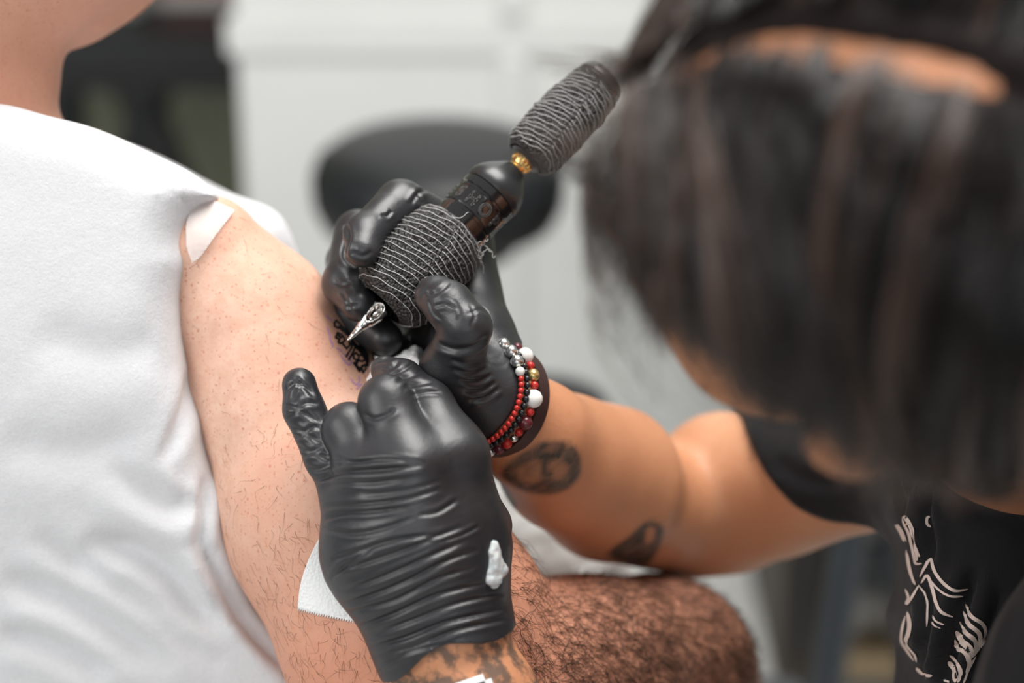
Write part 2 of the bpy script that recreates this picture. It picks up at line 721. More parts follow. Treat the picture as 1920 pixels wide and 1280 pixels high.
def creases(V, N, strokes):
    """press real folds into a surface: strokes [(points px, width px, depth mm, ridge)]"""
    px = to_px(V)
    face = np.clip(-(N * V).sum(1) / np.linalg.norm(V, axis=1) * 2.5, 0, 1)   # N outward, camera at origin
    disp = np.zeros(len(V))
    for pts, w, depth, ridge in strokes:
        p = smooth_poly(pts, 5, closed=False)
        lo, hi = p.min(0) - 5 * w, p.max(0) + 5 * w
        m = np.where((px[:, 0] > lo[0]) & (px[:, 0] < hi[0]) & (px[:, 1] > lo[1]) & (px[:, 1] < hi[1]) & (face > 0))[0]
        if len(m) == 0:
            continue
        q = px[m]
        best = np.full(len(m), 1e9)
        sd = np.zeros(len(m))
        par = np.zeros(len(m))
        for i in range(len(p) - 1):
            e = p[i + 1] - p[i]
            L2 = e @ e + 1e-9
            d = q - p[i]
            h = np.clip((d @ e) / L2, 0, 1)
            r = d - h[:, None] * e
            dist = np.sqrt((r ** 2).sum(1))
            up = dist < best
            best = np.where(up, dist, best)
            side = np.sign(e[0] * d[:, 1] - e[1] * d[:, 0])
            sd = np.where(up, side * dist, sd)
            par = np.where(up, (i + h) / (len(p) - 1), par)
        taper = np.clip(np.sin(par * math.pi) * 1.6, 0, 1)
        prof = -np.exp(-(sd / w) ** 2) + ridge * np.exp(-((sd - 2.1 * w) / (1.25 * w)) ** 2) + ridge * 0.6 * np.exp(-((sd + 2.1 * w) / (1.25 * w)) ** 2)
        disp[m] += depth * 0.001 * taper * prof * face[m]
    return V + N * disp[:, None]


def body(name, field, mat, parent, strokes=None, smooth=1, noise=None, ink=None, post=None):
    V, Q = field.mesh()
    if smooth:
        V = relax(V, Q, smooth)
    N = normals(V, Q)
    c = V[Q].mean(1)
    # orient outward: sample a few faces against the field gradient is costly, so use signed volume
    vol = np.einsum('ij,ij->i', V[Q[:, 0]], np.cross(V[Q[:, 1]], V[Q[:, 2]])).sum() + np.einsum('ij,ij->i', V[Q[:, 0]], np.cross(V[Q[:, 2]], V[Q[:, 3]])).sum()
    if vol < 0:
        N = -N
    else:
        Q = Q
    if noise:
        for sc, amp, seed in noise:
            V = V + N * (vnoise(V * np.asarray(sc), seed) * amp)[:, None]
    if strokes:
        V = creases(V, N, strokes)
    if post:
        V = post(V, N)
    Wv = W(V)
    # winding for the right handed world
    a = Wv[Q]
    vol = np.einsum('ij,ij->i', a[:, 0], np.cross(a[:, 1], a[:, 2])).sum() + np.einsum('ij,ij->i', a[:, 0], np.cross(a[:, 2], a[:, 3])).sum()
    ctr = Wv.mean(0)
    a = a - ctr
    vol = np.einsum('ij,ij->i', a[:, 0], np.cross(a[:, 1], a[:, 2])).sum() + np.einsum('ij,ij->i', a[:, 0], np.cross(a[:, 2], a[:, 3])).sum()
    if vol < 0:
        Q = Q[:, ::-1]
    o = link_mesh(name, Wv, Q, mat, parent)
    if ink is not None:
        at = o.data.attributes.new('ink', 'FLOAT_COLOR', 'POINT')
        colr = np.zeros((len(V), 4), np.float32)
        colr[:, :3] = ink(V, to_px(V), N)
        colr[:, 3] = 1
        at.data.foreach_set('color', colr.ravel())
    o['_bvh'] = 0
    BV[o.name] = BVHTree.FromPolygons([Vector(x) for x in Wv], Q.tolist())
    return o


BV = {}
EYE = Vector((0, 0, CAM_H))


def hit(o, px, py):
    """where the pixel's line of sight meets a built surface (world point, normal)"""
    d = Vector(W(C(px, py, 1.0))) - EYE
    d.normalize()
    r = BV[o.name].ray_cast(EYE, d)
    if r[0] is None:
        return None, None
    n = r[1]
    if n.dot(d) > 0:
        n = -n
    return r[0], n


def ribbon(mb, o, pts, w, lift=0.0004, closed=False, taper=False, n=5, thick=0.0):
    """a painted or inked line lying on a surface; w = width in px at the surface"""
    p = smooth_poly(pts, n, closed) if n > 1 else np.asarray(pts, float)
    if closed:
        p = np.vstack([p, p[:1]])
    L, R = [], []
    N = len(p)
    for i in range(N):
        t = p[min(i + 1, N - 1)] - p[max(i - 1, 0)]
        t = t / (np.linalg.norm(t) + 1e-9)
        nn = np.array([-t[1], t[0]])
        ww = w * 0.5 * (min(1, 0.25 + 1.5 * math.sin(math.pi * i / (N - 1))) if taper else 1)
        a, na = hit(o, *(p[i] - nn * ww))
        b, nb = hit(o, *(p[i] + nn * ww))
        if a is None or b is None or (a - b).length > 0.02:
            if len(L) > 1:
                _strip(mb, L, R)
            L, R = [], []
            continue
        L.append(a + na * lift)
        R.append(b + nb * lift)
    if len(L) > 1:
        _strip(mb, L, R)


def _strip(mb, L, R):
    v = [x for pr in zip(L, R) for x in pr]
    mb.add([tuple(x) for x in v], [(2 * i, 2 * i + 1, 2 * i + 3, 2 * i + 2) for i in range(len(L) - 1)])


def patch(mb, o, poly, step=6, lift=0.001, fn=None):
    """a filled flat print or film lying on a surface, outline in px"""
    poly = np.asarray(poly, float)
    xs = np.arange(poly[:, 0].min(), poly[:, 0].max() + step, step)
    ys = np.arange(poly[:, 1].min(), poly[:, 1].max() + step, step)
    X, Y = np.meshgrid(xs, ys, indexing='ij')
    d = poly2d(X, Y, poly)
    # pull the border samples onto the outline
    idx = -np.ones(X.shape, int)
    v = []
    for i in range(X.shape[0]):
        for j in range(X.shape[1]):
            if d[i, j] < step * 0.75:
                x, y = X[i, j], Y[i, j]
                if d[i, j] > -step * 0.5:
                    best = None
                    for k in range(len(poly)):
                        a, b = poly[k], poly[(k + 1) % len(poly)]
                        e = b - a
                        h = np.clip(((np.array([x, y]) - a) @ e) / (e @ e + 1e-9), 0, 1)
                        c = a + h * e
                        dd = np.hypot(*(c - (x, y)))
                        if best is None or dd < best[0]:
                            best = (dd, c)
                    x, y = best[1]
                p, n = hit(o, x, y)
                if p is None:
                    continue
                l = lift if fn is None else fn(x, y)
                idx[i, j] = len(v)
                v.append(tuple(p + n * l))
    f = []
    for i in range(X.shape[0] - 1):
        for j in range(X.shape[1] - 1):
            q = [idx[i, j], idx[i + 1, j], idx[i + 1, j + 1], idx[i, j + 1]]
            if min(q) >= 0:
                f.append(q)
            else:
                q = [k for k in q if k >= 0]
                if len(q) == 3:
                    f.append(q)
    if v:
        mb.add(v, f)

# ================================================================== the room
def struct(o):
    o['kind'] = 'structure'
    return o


WALL_Y = 2.3
mw = plain('painted_white_wall', (0.66, 0.67, 0.65), 0.6, var=0.04, bump=0.05, bscale=60)
mo = plain('olive_wall', (0.34, 0.345, 0.25), 0.7, var=0.3)
mf = plain('pale_floor', (0.52, 0.52, 0.50), 0.45, var=0.15)
xl = on_y(456, 300, WALL_Y)[0]
XR = on_y(1462, 1150, WALL_Y)[0]
b = MB(); b.box((-3.5, -2.0, -0.05), (4.0, 4.2, 0.0)); struct(b.build('floor', mf, smooth=False))
b = MB(); b.box((xl, WALL_Y, 0.0), (XR, WALL_Y + 0.10, 2.7)); wb = struct(b.build('wall_back', mw, smooth=False))
b = MB(); b.box((-3.5, 3.35, 0.0), (4.0, 3.45, 2.7)); struct(b.build('wall_far', mo, smooth=False))
# moulding of the white wall: rail, two raised panels, upright strip
zr0, zr1 = on_y(460, 104, WALL_Y)[2], on_y(460, 30, WALL_Y)[2]
b = MB(); b.box((xl - 0.012, WALL_Y - 0.005, zr0), (XR, WALL_Y, zr1), 0.004); struct(b.build('trim_1', mw, smooth=False))
x0, x1 = on_y(938, 300, WALL_Y)[0], on_y(986, 300, WALL_Y)[0]
b = MB(); b.box((x0, WALL_Y - 0.010, 0.0), (x1, WALL_Y, zr0), 0.003); struct(b.build('trim_2', plain('grey_white_trim', (0.66, 0.67, 0.65), 0.6), smooth=False))
b = MB(); b.box((x0, WALL_Y - 0.010, zr1), (x1, WALL_Y, 2.7), 0.003); struct(b.build('trim_3', mw, smooth=False))

# black desk far left, with its crossed legs, and what stands on it
DY = 2.75
p = on_y(90, 105, DY); q = on_y(452, 62, DY)
zt = q[2]
black = plain('black_laminate', (0.012, 0.013, 0.014), 0.45)
desk = empty('desk', (p[0] + 0.35, DY + 0.2, 0))
b = MB(); b.box((p[0] - 0.6, DY, zt - 0.055), (q[0] + 0.25, DY + 0.5, zt), 0.006); b.build('desk_top', black, desk, False)
b = MB(); b.box((p[0] - 0.55, DY + 0.05, zt - 0.10), (q[0] + 0.2, DY + 0.08, zt - 0.055)); b.build('apron', black, desk, False)


def bar(p0, p1, w, name, mat, parent):
    b = MB()
    b.tube(np.array([p0, p1]), w, 6)
    return b.build(name, mat, parent, False)


for (xa, ya, xb, yb) in ((225, 95, 400, 520), (300, 130, 215, 420), (120, 120, 130, 420)):
    a0, a1 = on_y(xa, ya, DY + 0.1), on_y(xb, yb, DY + 0.1)
    d = (a1 - a0) / (a0[2] - a1[2])
    bar(a0, a0 + d * a0[2], 0.032, 'leg', black, desk)
tag(desk, 'black desk with slanting legs behind the client shoulder', 'desk')
pc = on_y(240, 24, DY + 0.12)
cup = empty('cup', (pc[0], DY + 0.12, zt))
b = MB(); b.lathe([(0, .026), (.004, .030), (.06, .036), (.095, .039), (.095, .035), (.01, .027)], np.array([pc[0], DY + 0.12, zt]), (0, 0, 1), 32)
b.build('cup_body', plain('pale_cup', (0.55, 0.60, 0.55), 0.4), cup)
b = MB(); b.lathe([(.095, .041), (.105, .041), (.11, .030)], np.array([pc[0], DY + 0.12, zt]), (0, 0, 1), 32)
b.build('lid', plain('pale_lid', (0.6, 0.62, 0.6), 0.4), cup)
tag(cup, 'pale blurred cup on the black desk by the jaw', 'cup')
pr = on_y(360, 20, DY + 0.2)
box_ = empty('cardboard_box', (pr[0], DY + 0.2, zt))
b = MB(); b.box((pr[0] - 0.07, DY + 0.14, zt), (pr[0] + 0.11, DY + 0.3, zt + 0.022), 0.003); b.build('tray', plain('pale_tray', (0.55, 0.52, 0.5), 0.6), box_, False)
b = MB(); b.box((pr[0] - 0.06, DY + 0.15, zt + 0.022), (pr[0] + 0.10, DY + 0.29, zt + 0.14), 0.004); b.build('carton', plain('red_carton', (0.50, 0.09, 0.06), 0.6), box_, False)
tag(box_, 'red box in a pale tray on the black desk', 'box')

# round black stool
SY = 1.90
sc_ = on_y(822, 330, SY)
stool = empty('stool', (sc_[0], SY, 0))
so = np.array([sc_[0], SY, 0.0])
zs = sc_[2]
b = MB()
R0 = 240 * 2.0 / FPX
b.lathe([(-0.052, 0.02), (-0.052, R0 * 0.80), (-0.045, R0 * 0.92), (-0.025, R0 * 0.99), (0.0, R0), (0.018, R0 * 0.95), (0.030, R0 * 0.82), (0.037, R0 * 0.55), (0.040, R0 * 0.25), (0.041, 0.004)],
        so + np.array([0, 0, zs]), (0, 0, 1), 64)
b.build('seat', M['stool_vinyl'], stool)
b = MB(); b.lathe([(zs - 0.075, 0.08), (zs - 0.052, 0.085)], so, (0, 0, 1), 32); b.build('seat_plate', black, stool)
b = MB(); b.lathe([(0.09, 0.026), (0.3, 0.026), (0.3, 0.018), (zs - 0.07, 0.018)], so, (0, 0, 1), 24); b.build('gas_column', M['satin_black'], stool)
for i in range(5):
    a = i * 2 * math.pi / 5 + 0.4
    d = np.array([math.cos(a), math.sin(a), 0])
    b = MB(); b.tube(np.array([so + [0, 0, 0.10], so + d * 0.12 + [0, 0, 0.085], so + d * 0.23 + [0, 0, 0.062]]), [0.02, 0.017, 0.012], 8)
    lg = b.build('leg', M['satin_black'], stool)
    b = MB(); b.lathe([(-0.012, 0.022), (-0.009, 0.026), (0.009, 0.026), (0.012, 0.022)], so + d * 0.235 + np.array([0, 0, 0.027]), np.cross(d, (0, 0, 1)), 20)
    b.build('caster', black, lg)
tag(stool, 'round black padded stool in front of the white wall', 'stool')

# black padded rest whose edge shows above the artist's forearm
ry = 1.60
rc = on_y(1010, 775, ry)
rest = empty('arm_rest', (rc[0], ry, 0))
ro = np.array([rc[0], ry, rc[2]])
b = MB()
b.lathe([(-0.03, 0.02), (-0.03, 0.055), (-0.015, 0.064), (0.0, 0.066), (0.012, 0.060), (0.018, 0.04), (0.019, 0.004)], ro, (0, 0, 1), 48)
b.build('pad', M['stool_vinyl'], rest)
b = MB(); b.lathe([(0.012, 0.016), (rc[2] - 0.03, 0.016)], np.array([rc[0], ry, 0.0]), (0, 0, 1), 24); b.build('post', M['satin_black'], rest)
b = MB(); b.lathe([(0.0, 0.10), (0.008, 0.10), (0.014, 0.05), (0.03, 0.02)], np.array([rc[0], ry, 0.0]), (0, 0, 1), 40); b.build('foot', M['satin_black'], rest)
tag(rest, 'small round black arm rest behind the beaded wrist', 'arm rest')

# grey fleece cushion under the client's arm
gc = C(1030, 1090, 1.27)
gw = W(gc)
cush = empty('cushion_stand', (gw[0], gw[1], 0))
f = Field(gc - 0.12, gc + 0.12, 0.004)
f.add(chain([(930, 1010, 1.26, 105), (1030, 1085, 1.27, 130), (1130, 1180, 1.29, 105)], 0.02))
body('cushion', f, M['grey_cloth'], cush, noise=[((60, 60, 60), 0.004, 5), ((160, 160, 160), 0.002, 6)])
b = MB(); b.lathe([(0.0, 0.10), (0.010, 0.10), (0.016, 0.03), (gw[2] - 0.02, 0.02)], np.array([gw[0], gw[1], 0.0]), (0, 0, 1), 32); b.build('post', M['satin_black'], cush)
tag(cush, 'grey fleece cushion on a stand between client arm and artist forearm', 'cushion')

# right background: slanted stand leg, dark cabinet side, low rack with blurred bags
CY = 1.95
cab = empty('dark_cabinet', tuple(on_y(1500, 1100, CY) * np.array([1, 1, 0])))
c0, c1 = on_y(1466, 1150, CY)[0], on_y(1540, 1150, CY)[0]
b = MB(); b.box((c0, CY, 0.0), (c1, CY + 0.3, 0.9), 0.004); b.build('side_panel', plain('dark_brown_panel', (0.040, 0.030, 0.020), 0.6), cab, False)
b = MB(); b.box((c0 + 0.012, CY - 0.006, 0.06), (c0 + 0.030, CY, 0.85)); b.build('edge_strip', black, cab, False)
tag(cab, 'dark brown cabinet side behind the raised elbow', 'cabinet')
TY = 1.62
std = empty('tripod_stand', tuple(on_y(1570, 1150, TY) * np.array([1, 1, 0])))
t0, t1 = on_y(1600, 960, TY), on_y(1548, 1290, TY)
dd = (t1 - t0) / (t0[2] - t1[2])
stm = plain('blue_black_metal', (0.030, 0.037, 0.046), 0.45)
hub = t0 - dd * 0.12
bar(hub, t0 + dd * t0[2], 0.017, 'leg', stm, std)
bar(hub, np.array([hub[0] + 0.22, TY - 0.05, 0.0]), 0.014, 'leg', stm, std)
bar(hub, np.array([hub[0] + 0.12, TY + 0.10, 0.0]), 0.014, 'leg', stm, std)
b = MB(); b.lathe([(-0.03, 0.02), (0.02, 0.024), (0.06, 0.018)], hub, (0, 0, 1), 20); b.build('hub', stm, std)
tag(std, 'blue-black slanting tripod leg behind the artist sleeve', 'stand')
KY = 1.86
sh = empty('shelf_rack', tuple(on_y(1680, 1150, KY) * np.array([1, 1, 0])))
sx0, sx1 = c1 + 0.005, on_y(2000, 1100, KY)[0]
tan = plain('tan_board', (0.21, 0.155, 0.09), 0.6)
ZS = [on_y(1640, py, KY)[2] for py in (1252, 1082)]
for z, m_ in zip(ZS, (tan, black)):
    b = MB(); b.box((sx0, KY, z - 0.018), (sx1, KY + 0.28, z), 0.003); b.build('shelf', m_, sh, False)
b = MB(); b.box((sx0, KY + 0.28, 0), (sx1, KY + 0.295, 0.62)); b.build('back_panel', plain('brown_board', (0.12, 0.10, 0.075), 0.7), sh, False)
b = MB(); b.box((sx1, KY, 0), (sx1 + 0.018, KY + 0.295, 0.62)); b.build('side_panel', tan, sh, False)
tag(sh, 'low tan rack with pale bags behind the printed shirt', 'shelf')
bagm = cloth_mat('pale_bag_plastic', (0.36, 0.345, 0.315), 0.1, 100, 0.6, 0.5)
for i, (px, zi, rw, rh, yy, lab) in enumerate(((1632, 1, 0.042, 0.036, 0.10, 'pale grey crumpled bag on the black upper shelf beneath the sleeve'),
                                           (1600, 0, 0.028, 0.038, 0.08, 'beige crumpled bag on the tan lower shelf beside the tripod leg'),
                                           (1668, 0, 0.030, 0.040, 0.09, 'beige crumpled bag on the tan lower shelf beside the printed shirt'))):
    w = on_y(px, 1150, KY + yy)
    w[2] = ZS[zi] + rh * 0.92
    cc = to_cam(w)
    f = Field(cc - 0.07, cc + 0.07, 0.004)
    f.add(ellipsoid(cc, (rw, rh, 0.045)))
    f.add(ellipsoid(cc + np.array([0.004, 0.010, -0.012]), (rw * 0.6, rh * 0.7, 0.03)), 0.015)
    g = body('plastic_bag', f, bagm, None, noise=[((45, 45, 45), 0.005, 31 + i), ((110, 110, 110), 0.002, 3 + i)])
    tag(g, lab, 'bag', 'crumpled bags on the low rack')
# low bench edge at the bottom
bn = empty('bench', tuple(on_y(1430, 1290, 1.45) * np.array([1, 1, 0])))
z = on_y(1430, 1262, 1.50)[2]
bx0, bx1 = on_y(1380, 1280, 1.50)[0], on_y(1500, 1280, 1.50)[0]
b = MB(); b.box((bx0, 1.36, z - 0.04), (bx1, 1.50, z), 0.006); b.build('bench_top', plain('slate_vinyl', (0.05, 0.055, 0.06), 0.4), bn, False)
for xx in (bx0 + 0.012, bx1 - 0.012):
    for yy in (1.375, 1.485):
        bar(np.array([xx, yy, 0]), np.array([xx, yy, z - 0.03]), 0.009, 'leg', black, bn)
tag(bn, 'low slate-coloured bench top at the bottom by the hairy forearm', 'bench')

# ================================================================== the client
client = empty('person', (WP(100, 900, 1.06)[0], WP(100, 900, 1.06)[1], 0.0))
tag(client, 'client in a white t-shirt seen from behind, bare arm being tattooed', 'person')

SHIRT = [(-560, 300), (-330, 215), (-150, 185), (0, 186), (93, 210), (190, 236), (300, 288), (365, 322), (400, 356), (416, 374),
         (394, 382), (374, 396), (358, 424), (351, 448), (353, 472), (359, 492), (344, 545), (342, 600), (346, 650), (360, 740), (383, 850), (424, 945), (447, 1030), (456, 1105),
         (498, 1180), (590, 1272), (660, 1380), (700, 1500), (700, 1650), (-560, 1650)]

ARM_U = [(384, 468, 1.014, 106), (470, 602, 1.026, 146), (530, 730, 1.028, 170), (645, 955, 1.02, 224), (778, 1175, 1.01, 246), (865, 1320, 1.02, 225)]
ARM_F = [(950, 1290, 1.03, 205), (1085, 1268, 1.08, 185), (1232, 1262, 1.15, 178), (1275, 1330, 1.24, 150), (1290, 1480, 1.34, 110), (1290, 1560, 1.40, 95)]


def client_field():
    h = 0.0032
    f = Field(C(-650, -700, 1.1), np.array([C(1480, 0, 1.25)[0], C(0, -700, 1.1)[1], 1.45]), h)
    lo = np.array([C(-620, 0, 1.06)[0], C(0, 1720, 1.1)[1], 0.90])
    hi = np.array([C(1500, 0, 1.25)[0], C(0, -760, 1.06)[1], 1.46])
    f = Field(lo, hi, h)
    # trunk under the shirt, neck, head
    f.add(chain([(-80, 480, 1.07, 260), (-80, 900, 1.09, 290), (-60, 1400, 1.13, 290)], 0.03))
    f.add(chain([(-420, 430, 1.06, 130), (-60, 330, 1.06, 150), (310, 450, 1.06, 80)], 0.03), 0.03)
    f.add(chain([(-84, 330, 1.065, 172), (-76, 120, 1.055, 172), (-68, -60, 1.045, 172)], 0.02), 0.012)
    f.add(chain([(150, 370, 1.06, 50), (-60, 290, 1.055, 110)], 0.02), 0.02)
    # head: skull, jaw turned to the right, nose, ear
    f.add(ellipsoid(C(0, -330, 1.04), (0.105, 0.115, 0.095)), 0.02)
    f.add(chain([(-30, -60, 1.045, 180), (110, -40, 1.07, 118), (185, -95, 1.10, 95)], 0.02), 0.005)
    f.add(ellipsoid(C(190, -230, 1.09), (0.055, 0.075, 0.06)), 0.02)
    f.add(chain([(330, -300, 1.12, 25), (390, -190, 1.13, 38)], 0.01), 0.015)
    f.add(ellipsoid(C(10, -230, 0.955), (0.018, 0.032, 0.012)), 0.008)
    # right arm, and the bare hand resting beyond the frame
    f.add(chain(ARM_U, 0.012), 0.02)
    g = union([chain(ARM_U, 0.012), chain(ARM_F, 0.012)], 0.010)
    f.add(g, 0.0)
    for dx, ln in ((-38, 1.0), (-13, 1.1), (13, 1.05), (38, 0.85)):
        f.add(chain([(1290 + dx, 1560, 1.40, 36), (1292 + dx * 1.4, 1560 + 60 * ln, 1.425, 30), (1292 + dx * 1.5, 1560 + 110 * ln, 1.435, 24)], 0.003), 0.006)
    f.add(chain([(1230, 1560, 1.385, 38), (1190, 1610, 1.39, 30), (1180, 1650, 1.39, 26)], 0.003), 0.008)
    return f


def client_ink(V, px, N):
    r = np.zeros((len(V), 3), np.float32)
    # warmer, redder skin towards elbow and forearm; neck tanned
    t = np.clip((px[:, 1] - 780) / 420 + (px[:, 0] - 700) / 900, 0, 1)
    r[:, 1] = t * 0.85
    neck = (px[:, 1] < 260) & (px[:, 0] < 330)
    r[neck, 1] = 0.5
    return r


CLIENT_FOLDS = [([(1082, 1066), (1110, 1110), (1160, 1150), (1200, 1200)], 12, 1.5, 0.3),
                ([(0, 160), (50, 175), (92, 180)], 4, 0.5, 0.5), ([(0, 130), (50, 150), (95, 158)], 4, 0.4, 0.5),
                ([(10, 178), (50, 190), (92, 196)], 3, 0.4, 0.5)]
cbody = body('body', client_field(), M['client_skin'], client, strokes=CLIENT_FOLDS, smooth=2, ink=client_ink,
             noise=[((30, 30, 30), 0.0012, 4)])


def hair_cap():
    f = Field(C(-640, -760, 1.05), C(-640, -760, 1.05) + 0.001, 0.01)
    c = C(0, -330, 1.04)
    f = Field(c - 0.14, c + 0.14, 0.005)
    f.add(ellipsoid(c + np.array([-0.008, 0.008, 0]), (0.112, 0.122, 0.102)))
    f.cut(ellipsoid(c + np.array([0.09, -0.06, 0.03]), (0.09, 0.09, 0.09)), 0.01)
    f.cut(ellipsoid(c + np.array([0.0, -0.13, 0.0]), (0.2, 0.07, 0.2)), 0.01)
    return f


body('hair', hair_cap(), M['hair_under'], client, noise=[((160, 50, 160), 0.003, 8)])

SHIRT_FOLDS = [
    # long soft drapes of the back, lower half
    ([(150, 1015), (240, 1030), (310, 1075), (365, 1140), (440, 1180)], 26, 6.8, 0.5),
    ([(60, 1000), (150, 1060), (260, 1120), (330, 1190), (420, 1250)], 22, 4.1, 0.5),
    ([(0, 1080), (120, 1120), (230, 1190), (330, 1260)], 26, 4.3, 0.5),
    ([(0, 1180), (110, 1215), (210, 1270)], 22, 3.2, 0.5),
    ([(372, 1010), (395, 1060), (430, 1120), (480, 1190), (560, 1270)], 13, 5.4, 0.6),
    ([(372, 1030), (382, 960), (386, 890)], 10, 3.5, 0.6),
    ([(200, 870), (270, 920), (330, 950), (365, 930)], 22, 3.2, 0.5),
    ([(305, 870), (335, 800), (355, 740), (358, 690)], 13, 3.2, 0.5),
    ([(60, 620), (200, 660), (300, 640)], 40, 2.2, 0.3),
    ([(0, 820), (130, 850), (260, 820)], 40, 2.4, 0.3),
    # shoulder seam gathers
    ([(180, 305), (260, 318), (330, 335), (362, 350)], 4, 0.5, 0.5),
    ([(230, 318), (300, 332), (358, 362)], 4, 0.8, 0.5),
    ([(300, 318), (345, 332), (372, 345)], 3, 0.7, 0.5),
    ([(280, 345), (330, 362), (355, 385)], 5, 0.8, 0.4),
        ([(395, 1110), (420, 1150), (455, 1175)], 7, 1.5, 0.6)]


def client_shirt():
    lo = np.array([C(-620, 0, 1.06)[0], C(0, 1680, 1.0)[1], 0.90])
    hi = np.array([C(640, 0, 1.06)[0], C(0, 150, 1.06)[1], 1.30])
    f = Field(lo, hi, 0.0030)
    f.add(slab(smooth_poly(SHIRT, 4), 1.0, 1.080, 0.112, 0.025, 0.30, C(0, 720, 1.0)[1]))
    # far side of the sleeve, standing behind the arm
    f.add(chain([(395, 450, 1.10, 80), (462, 470, 1.115, 88), (500, 510, 1.12, 68)], 0.015), 0.012)
    # sleeve opening
    f.cut(chain([(440, 455, 1.045, 50), (480, 602, 1.035, 128), (556, 728, 1.03, 140)], 0.01), 0.004)
    return f


cshirt = body('t_shirt', client_shirt(), M['white_cloth'], client, strokes=SHIRT_FOLDS, smooth=2,
              noise=[((9, 6, 9), 0.004, 2), ((26, 16, 26), 0.0010, 9)])

# ---- tattoo in progress: black outline lettering along the arm, violet stencil beside it
tat = MB()
def tp_(*pts):                                                  # read off an enlarged view
    return [(560 + x / 5.817, 540 + y / 5.817) for x, y in pts]


TATTOO = [tp_((405, 355), (385, 385), (390, 415), (425, 440), (445, 420), (520, 510)), tp_((405, 355), (440, 385), (470, 420), (535, 500)),
          tp_((445, 440), (480, 475), (505, 462)), tp_((400, 540), (420, 490), (470, 510), (500, 560)), tp_((400, 540), (440, 560), (430, 592), (450, 606)),
          tp_((430, 520), (458, 542), (474, 526)), tp_((450, 606), (482, 590), (500, 568)), tp_((480, 615), (520, 662), (556, 620), (545, 588)),
          tp_((555, 600), (582, 610), (570, 660), (515, 748)), tp_((612, 650), (600, 680), (545, 782)), tp_((590, 730), (620, 708), (652, 740), (684, 728)),
          tp_((590, 730), (600, 772), (640, 792), (652, 760)), tp_((600, 820), (640, 800), (625, 842), (660, 880), (692, 858)),
          tp_((600, 820), (660, 908), (682, 872), (702, 922), (732, 880), (720, 838), (690, 850)), tp_((650, 790), (692, 802), (722, 778)),
          tp_((620, 650), (690, 700), (742, 780)), tp_((640, 640), (700, 690), (752, 770)), tp_((700, 720), (748, 800), (750, 852)), tp_((672, 700), (735, 800), (742, 850)),
          tp_((560, 560), (612, 640), (660, 690)), tp_((530, 500), (580, 570), (640, 640)), tp_((470, 420), (530, 470), (590, 560))]
for s in TATTOO:
    for q0, q1 in zip(s[:-1], s[1:]):
        q0, q1 = np.array(q0, float), np.array(q1, float)
        dq = (q1 - q0) / (np.linalg.norm(q1 - q0) + 1e-9) * 1.6
        ribbon(tat, cbody, [q0 - dq + (q1 - q0 + 2 * dq) * k / 4 for k in range(5)], 3.7, 0.0003, n=1)
for s in ([(680, 655), (686, 668), (689, 680)], [(676, 650), (684, 662), (689, 674)], [(672, 646), (682, 656), (689, 668)]):
    ribbon(tat, cbody, s, 6, 0.00035)
if tat.n:
    tag(tat.build('tattoo', M['ink'], client), 'black angular tattoo lettering')
sten = MB()
for s in ([(612, 612), (617, 625), (620, 640), (625, 650)], [(611, 590), (618, 598), (622, 602)], [(630, 652), (636, 656), (641, 660)],
          [(637, 664), (646, 677), (655, 684), (658, 678), (650, 668), (641, 662)], [(656, 708), (664, 718), (672, 722), (680, 720)], [(668, 722), (674, 714), (672, 704)],
          [(622, 640), (624, 652)], [(676, 722), (668, 730)]):
    ribbon(sten, cbody, s, 3.2, 0.0002, taper=True)
if sten.n:
    tag(sten.build('stencil', M['stencil'], client), 'violet stencil lines')

# sheer tape that holds the sleeve up
tp = MB()
patch(tp, cbody, [(436, 400), (402, 384), (370, 384), (356, 405), (351, 430), (352, 462), (362, 492), (378, 480), (398, 450), (418, 424)], 3, 0.0022)
if tp.n:
    t_ = tp.build('medical_tape', M['film'], None, base=WP(390, 440, 1.0))
    so_ = t_.modifiers.new('thick', 'SOLIDIFY'); so_.thickness = 0.0005
    tag(t_, 'sheer whitish tape strip holding the rolled white sleeve on the shoulder', 'tape')


# ---- body hair of the arm
def fur(name, o, parent, spots, length, rad, mat, seed, dirfn, seg=5, curl=0.5, lift=0.35):
    rg = np.random.default_rng(seed)
    V, F = [], []
    n = 0
    for (px, py) in spots:
        p, nn = hit(o, px, py)
        if p is None:
            continue
        p, nn = np.array(p), np.array(nn)
        d = dirfn(px, py) + rg.normal(0, 0.5, 3)
        d = d - nn * (d @ nn)
        d /= np.linalg.norm(d) + 1e-9
        s = np.cross(nn, d)
        L = length * rg.uniform(0.45, 1.25)
        c = rg.normal(0, curl)
        lf = lift * rg.uniform(0.5, 1.4)
        t = np.linspace(0, 1, seg)
        q = p + np.outer(t * L, d) + np.outer(np.sin(c * t * 2) * t * L * 0.5, s) + np.outer(lf * L * (t - 0.75 * t * t), nn)
        tb = q[-1] - q[0]
        a = s
        b2 = nn
        r = rad * (1 - 0.75 * t)
        th = np.array([0, 2.094, 4.189])
        ring = q[:, None, :] + r[:, None, None] * (np.cos(th)[None, :, None] * a + np.sin(th)[None, :, None] * b2)
        V.append(ring.reshape(-1, 3))
        for i in range(seg - 1):
            for j in range(3):
                k = (j + 1) % 3
                F.append((n + i * 3 + j, n + i * 3 + k, n + (i + 1) * 3 + k, n + (i + 1) * 3 + j))
        n += seg * 3
    ob = link_mesh(name, np.concatenate(V), np.array(F), mat, parent)
    ob['kind'] = 'stuff'
    return ob


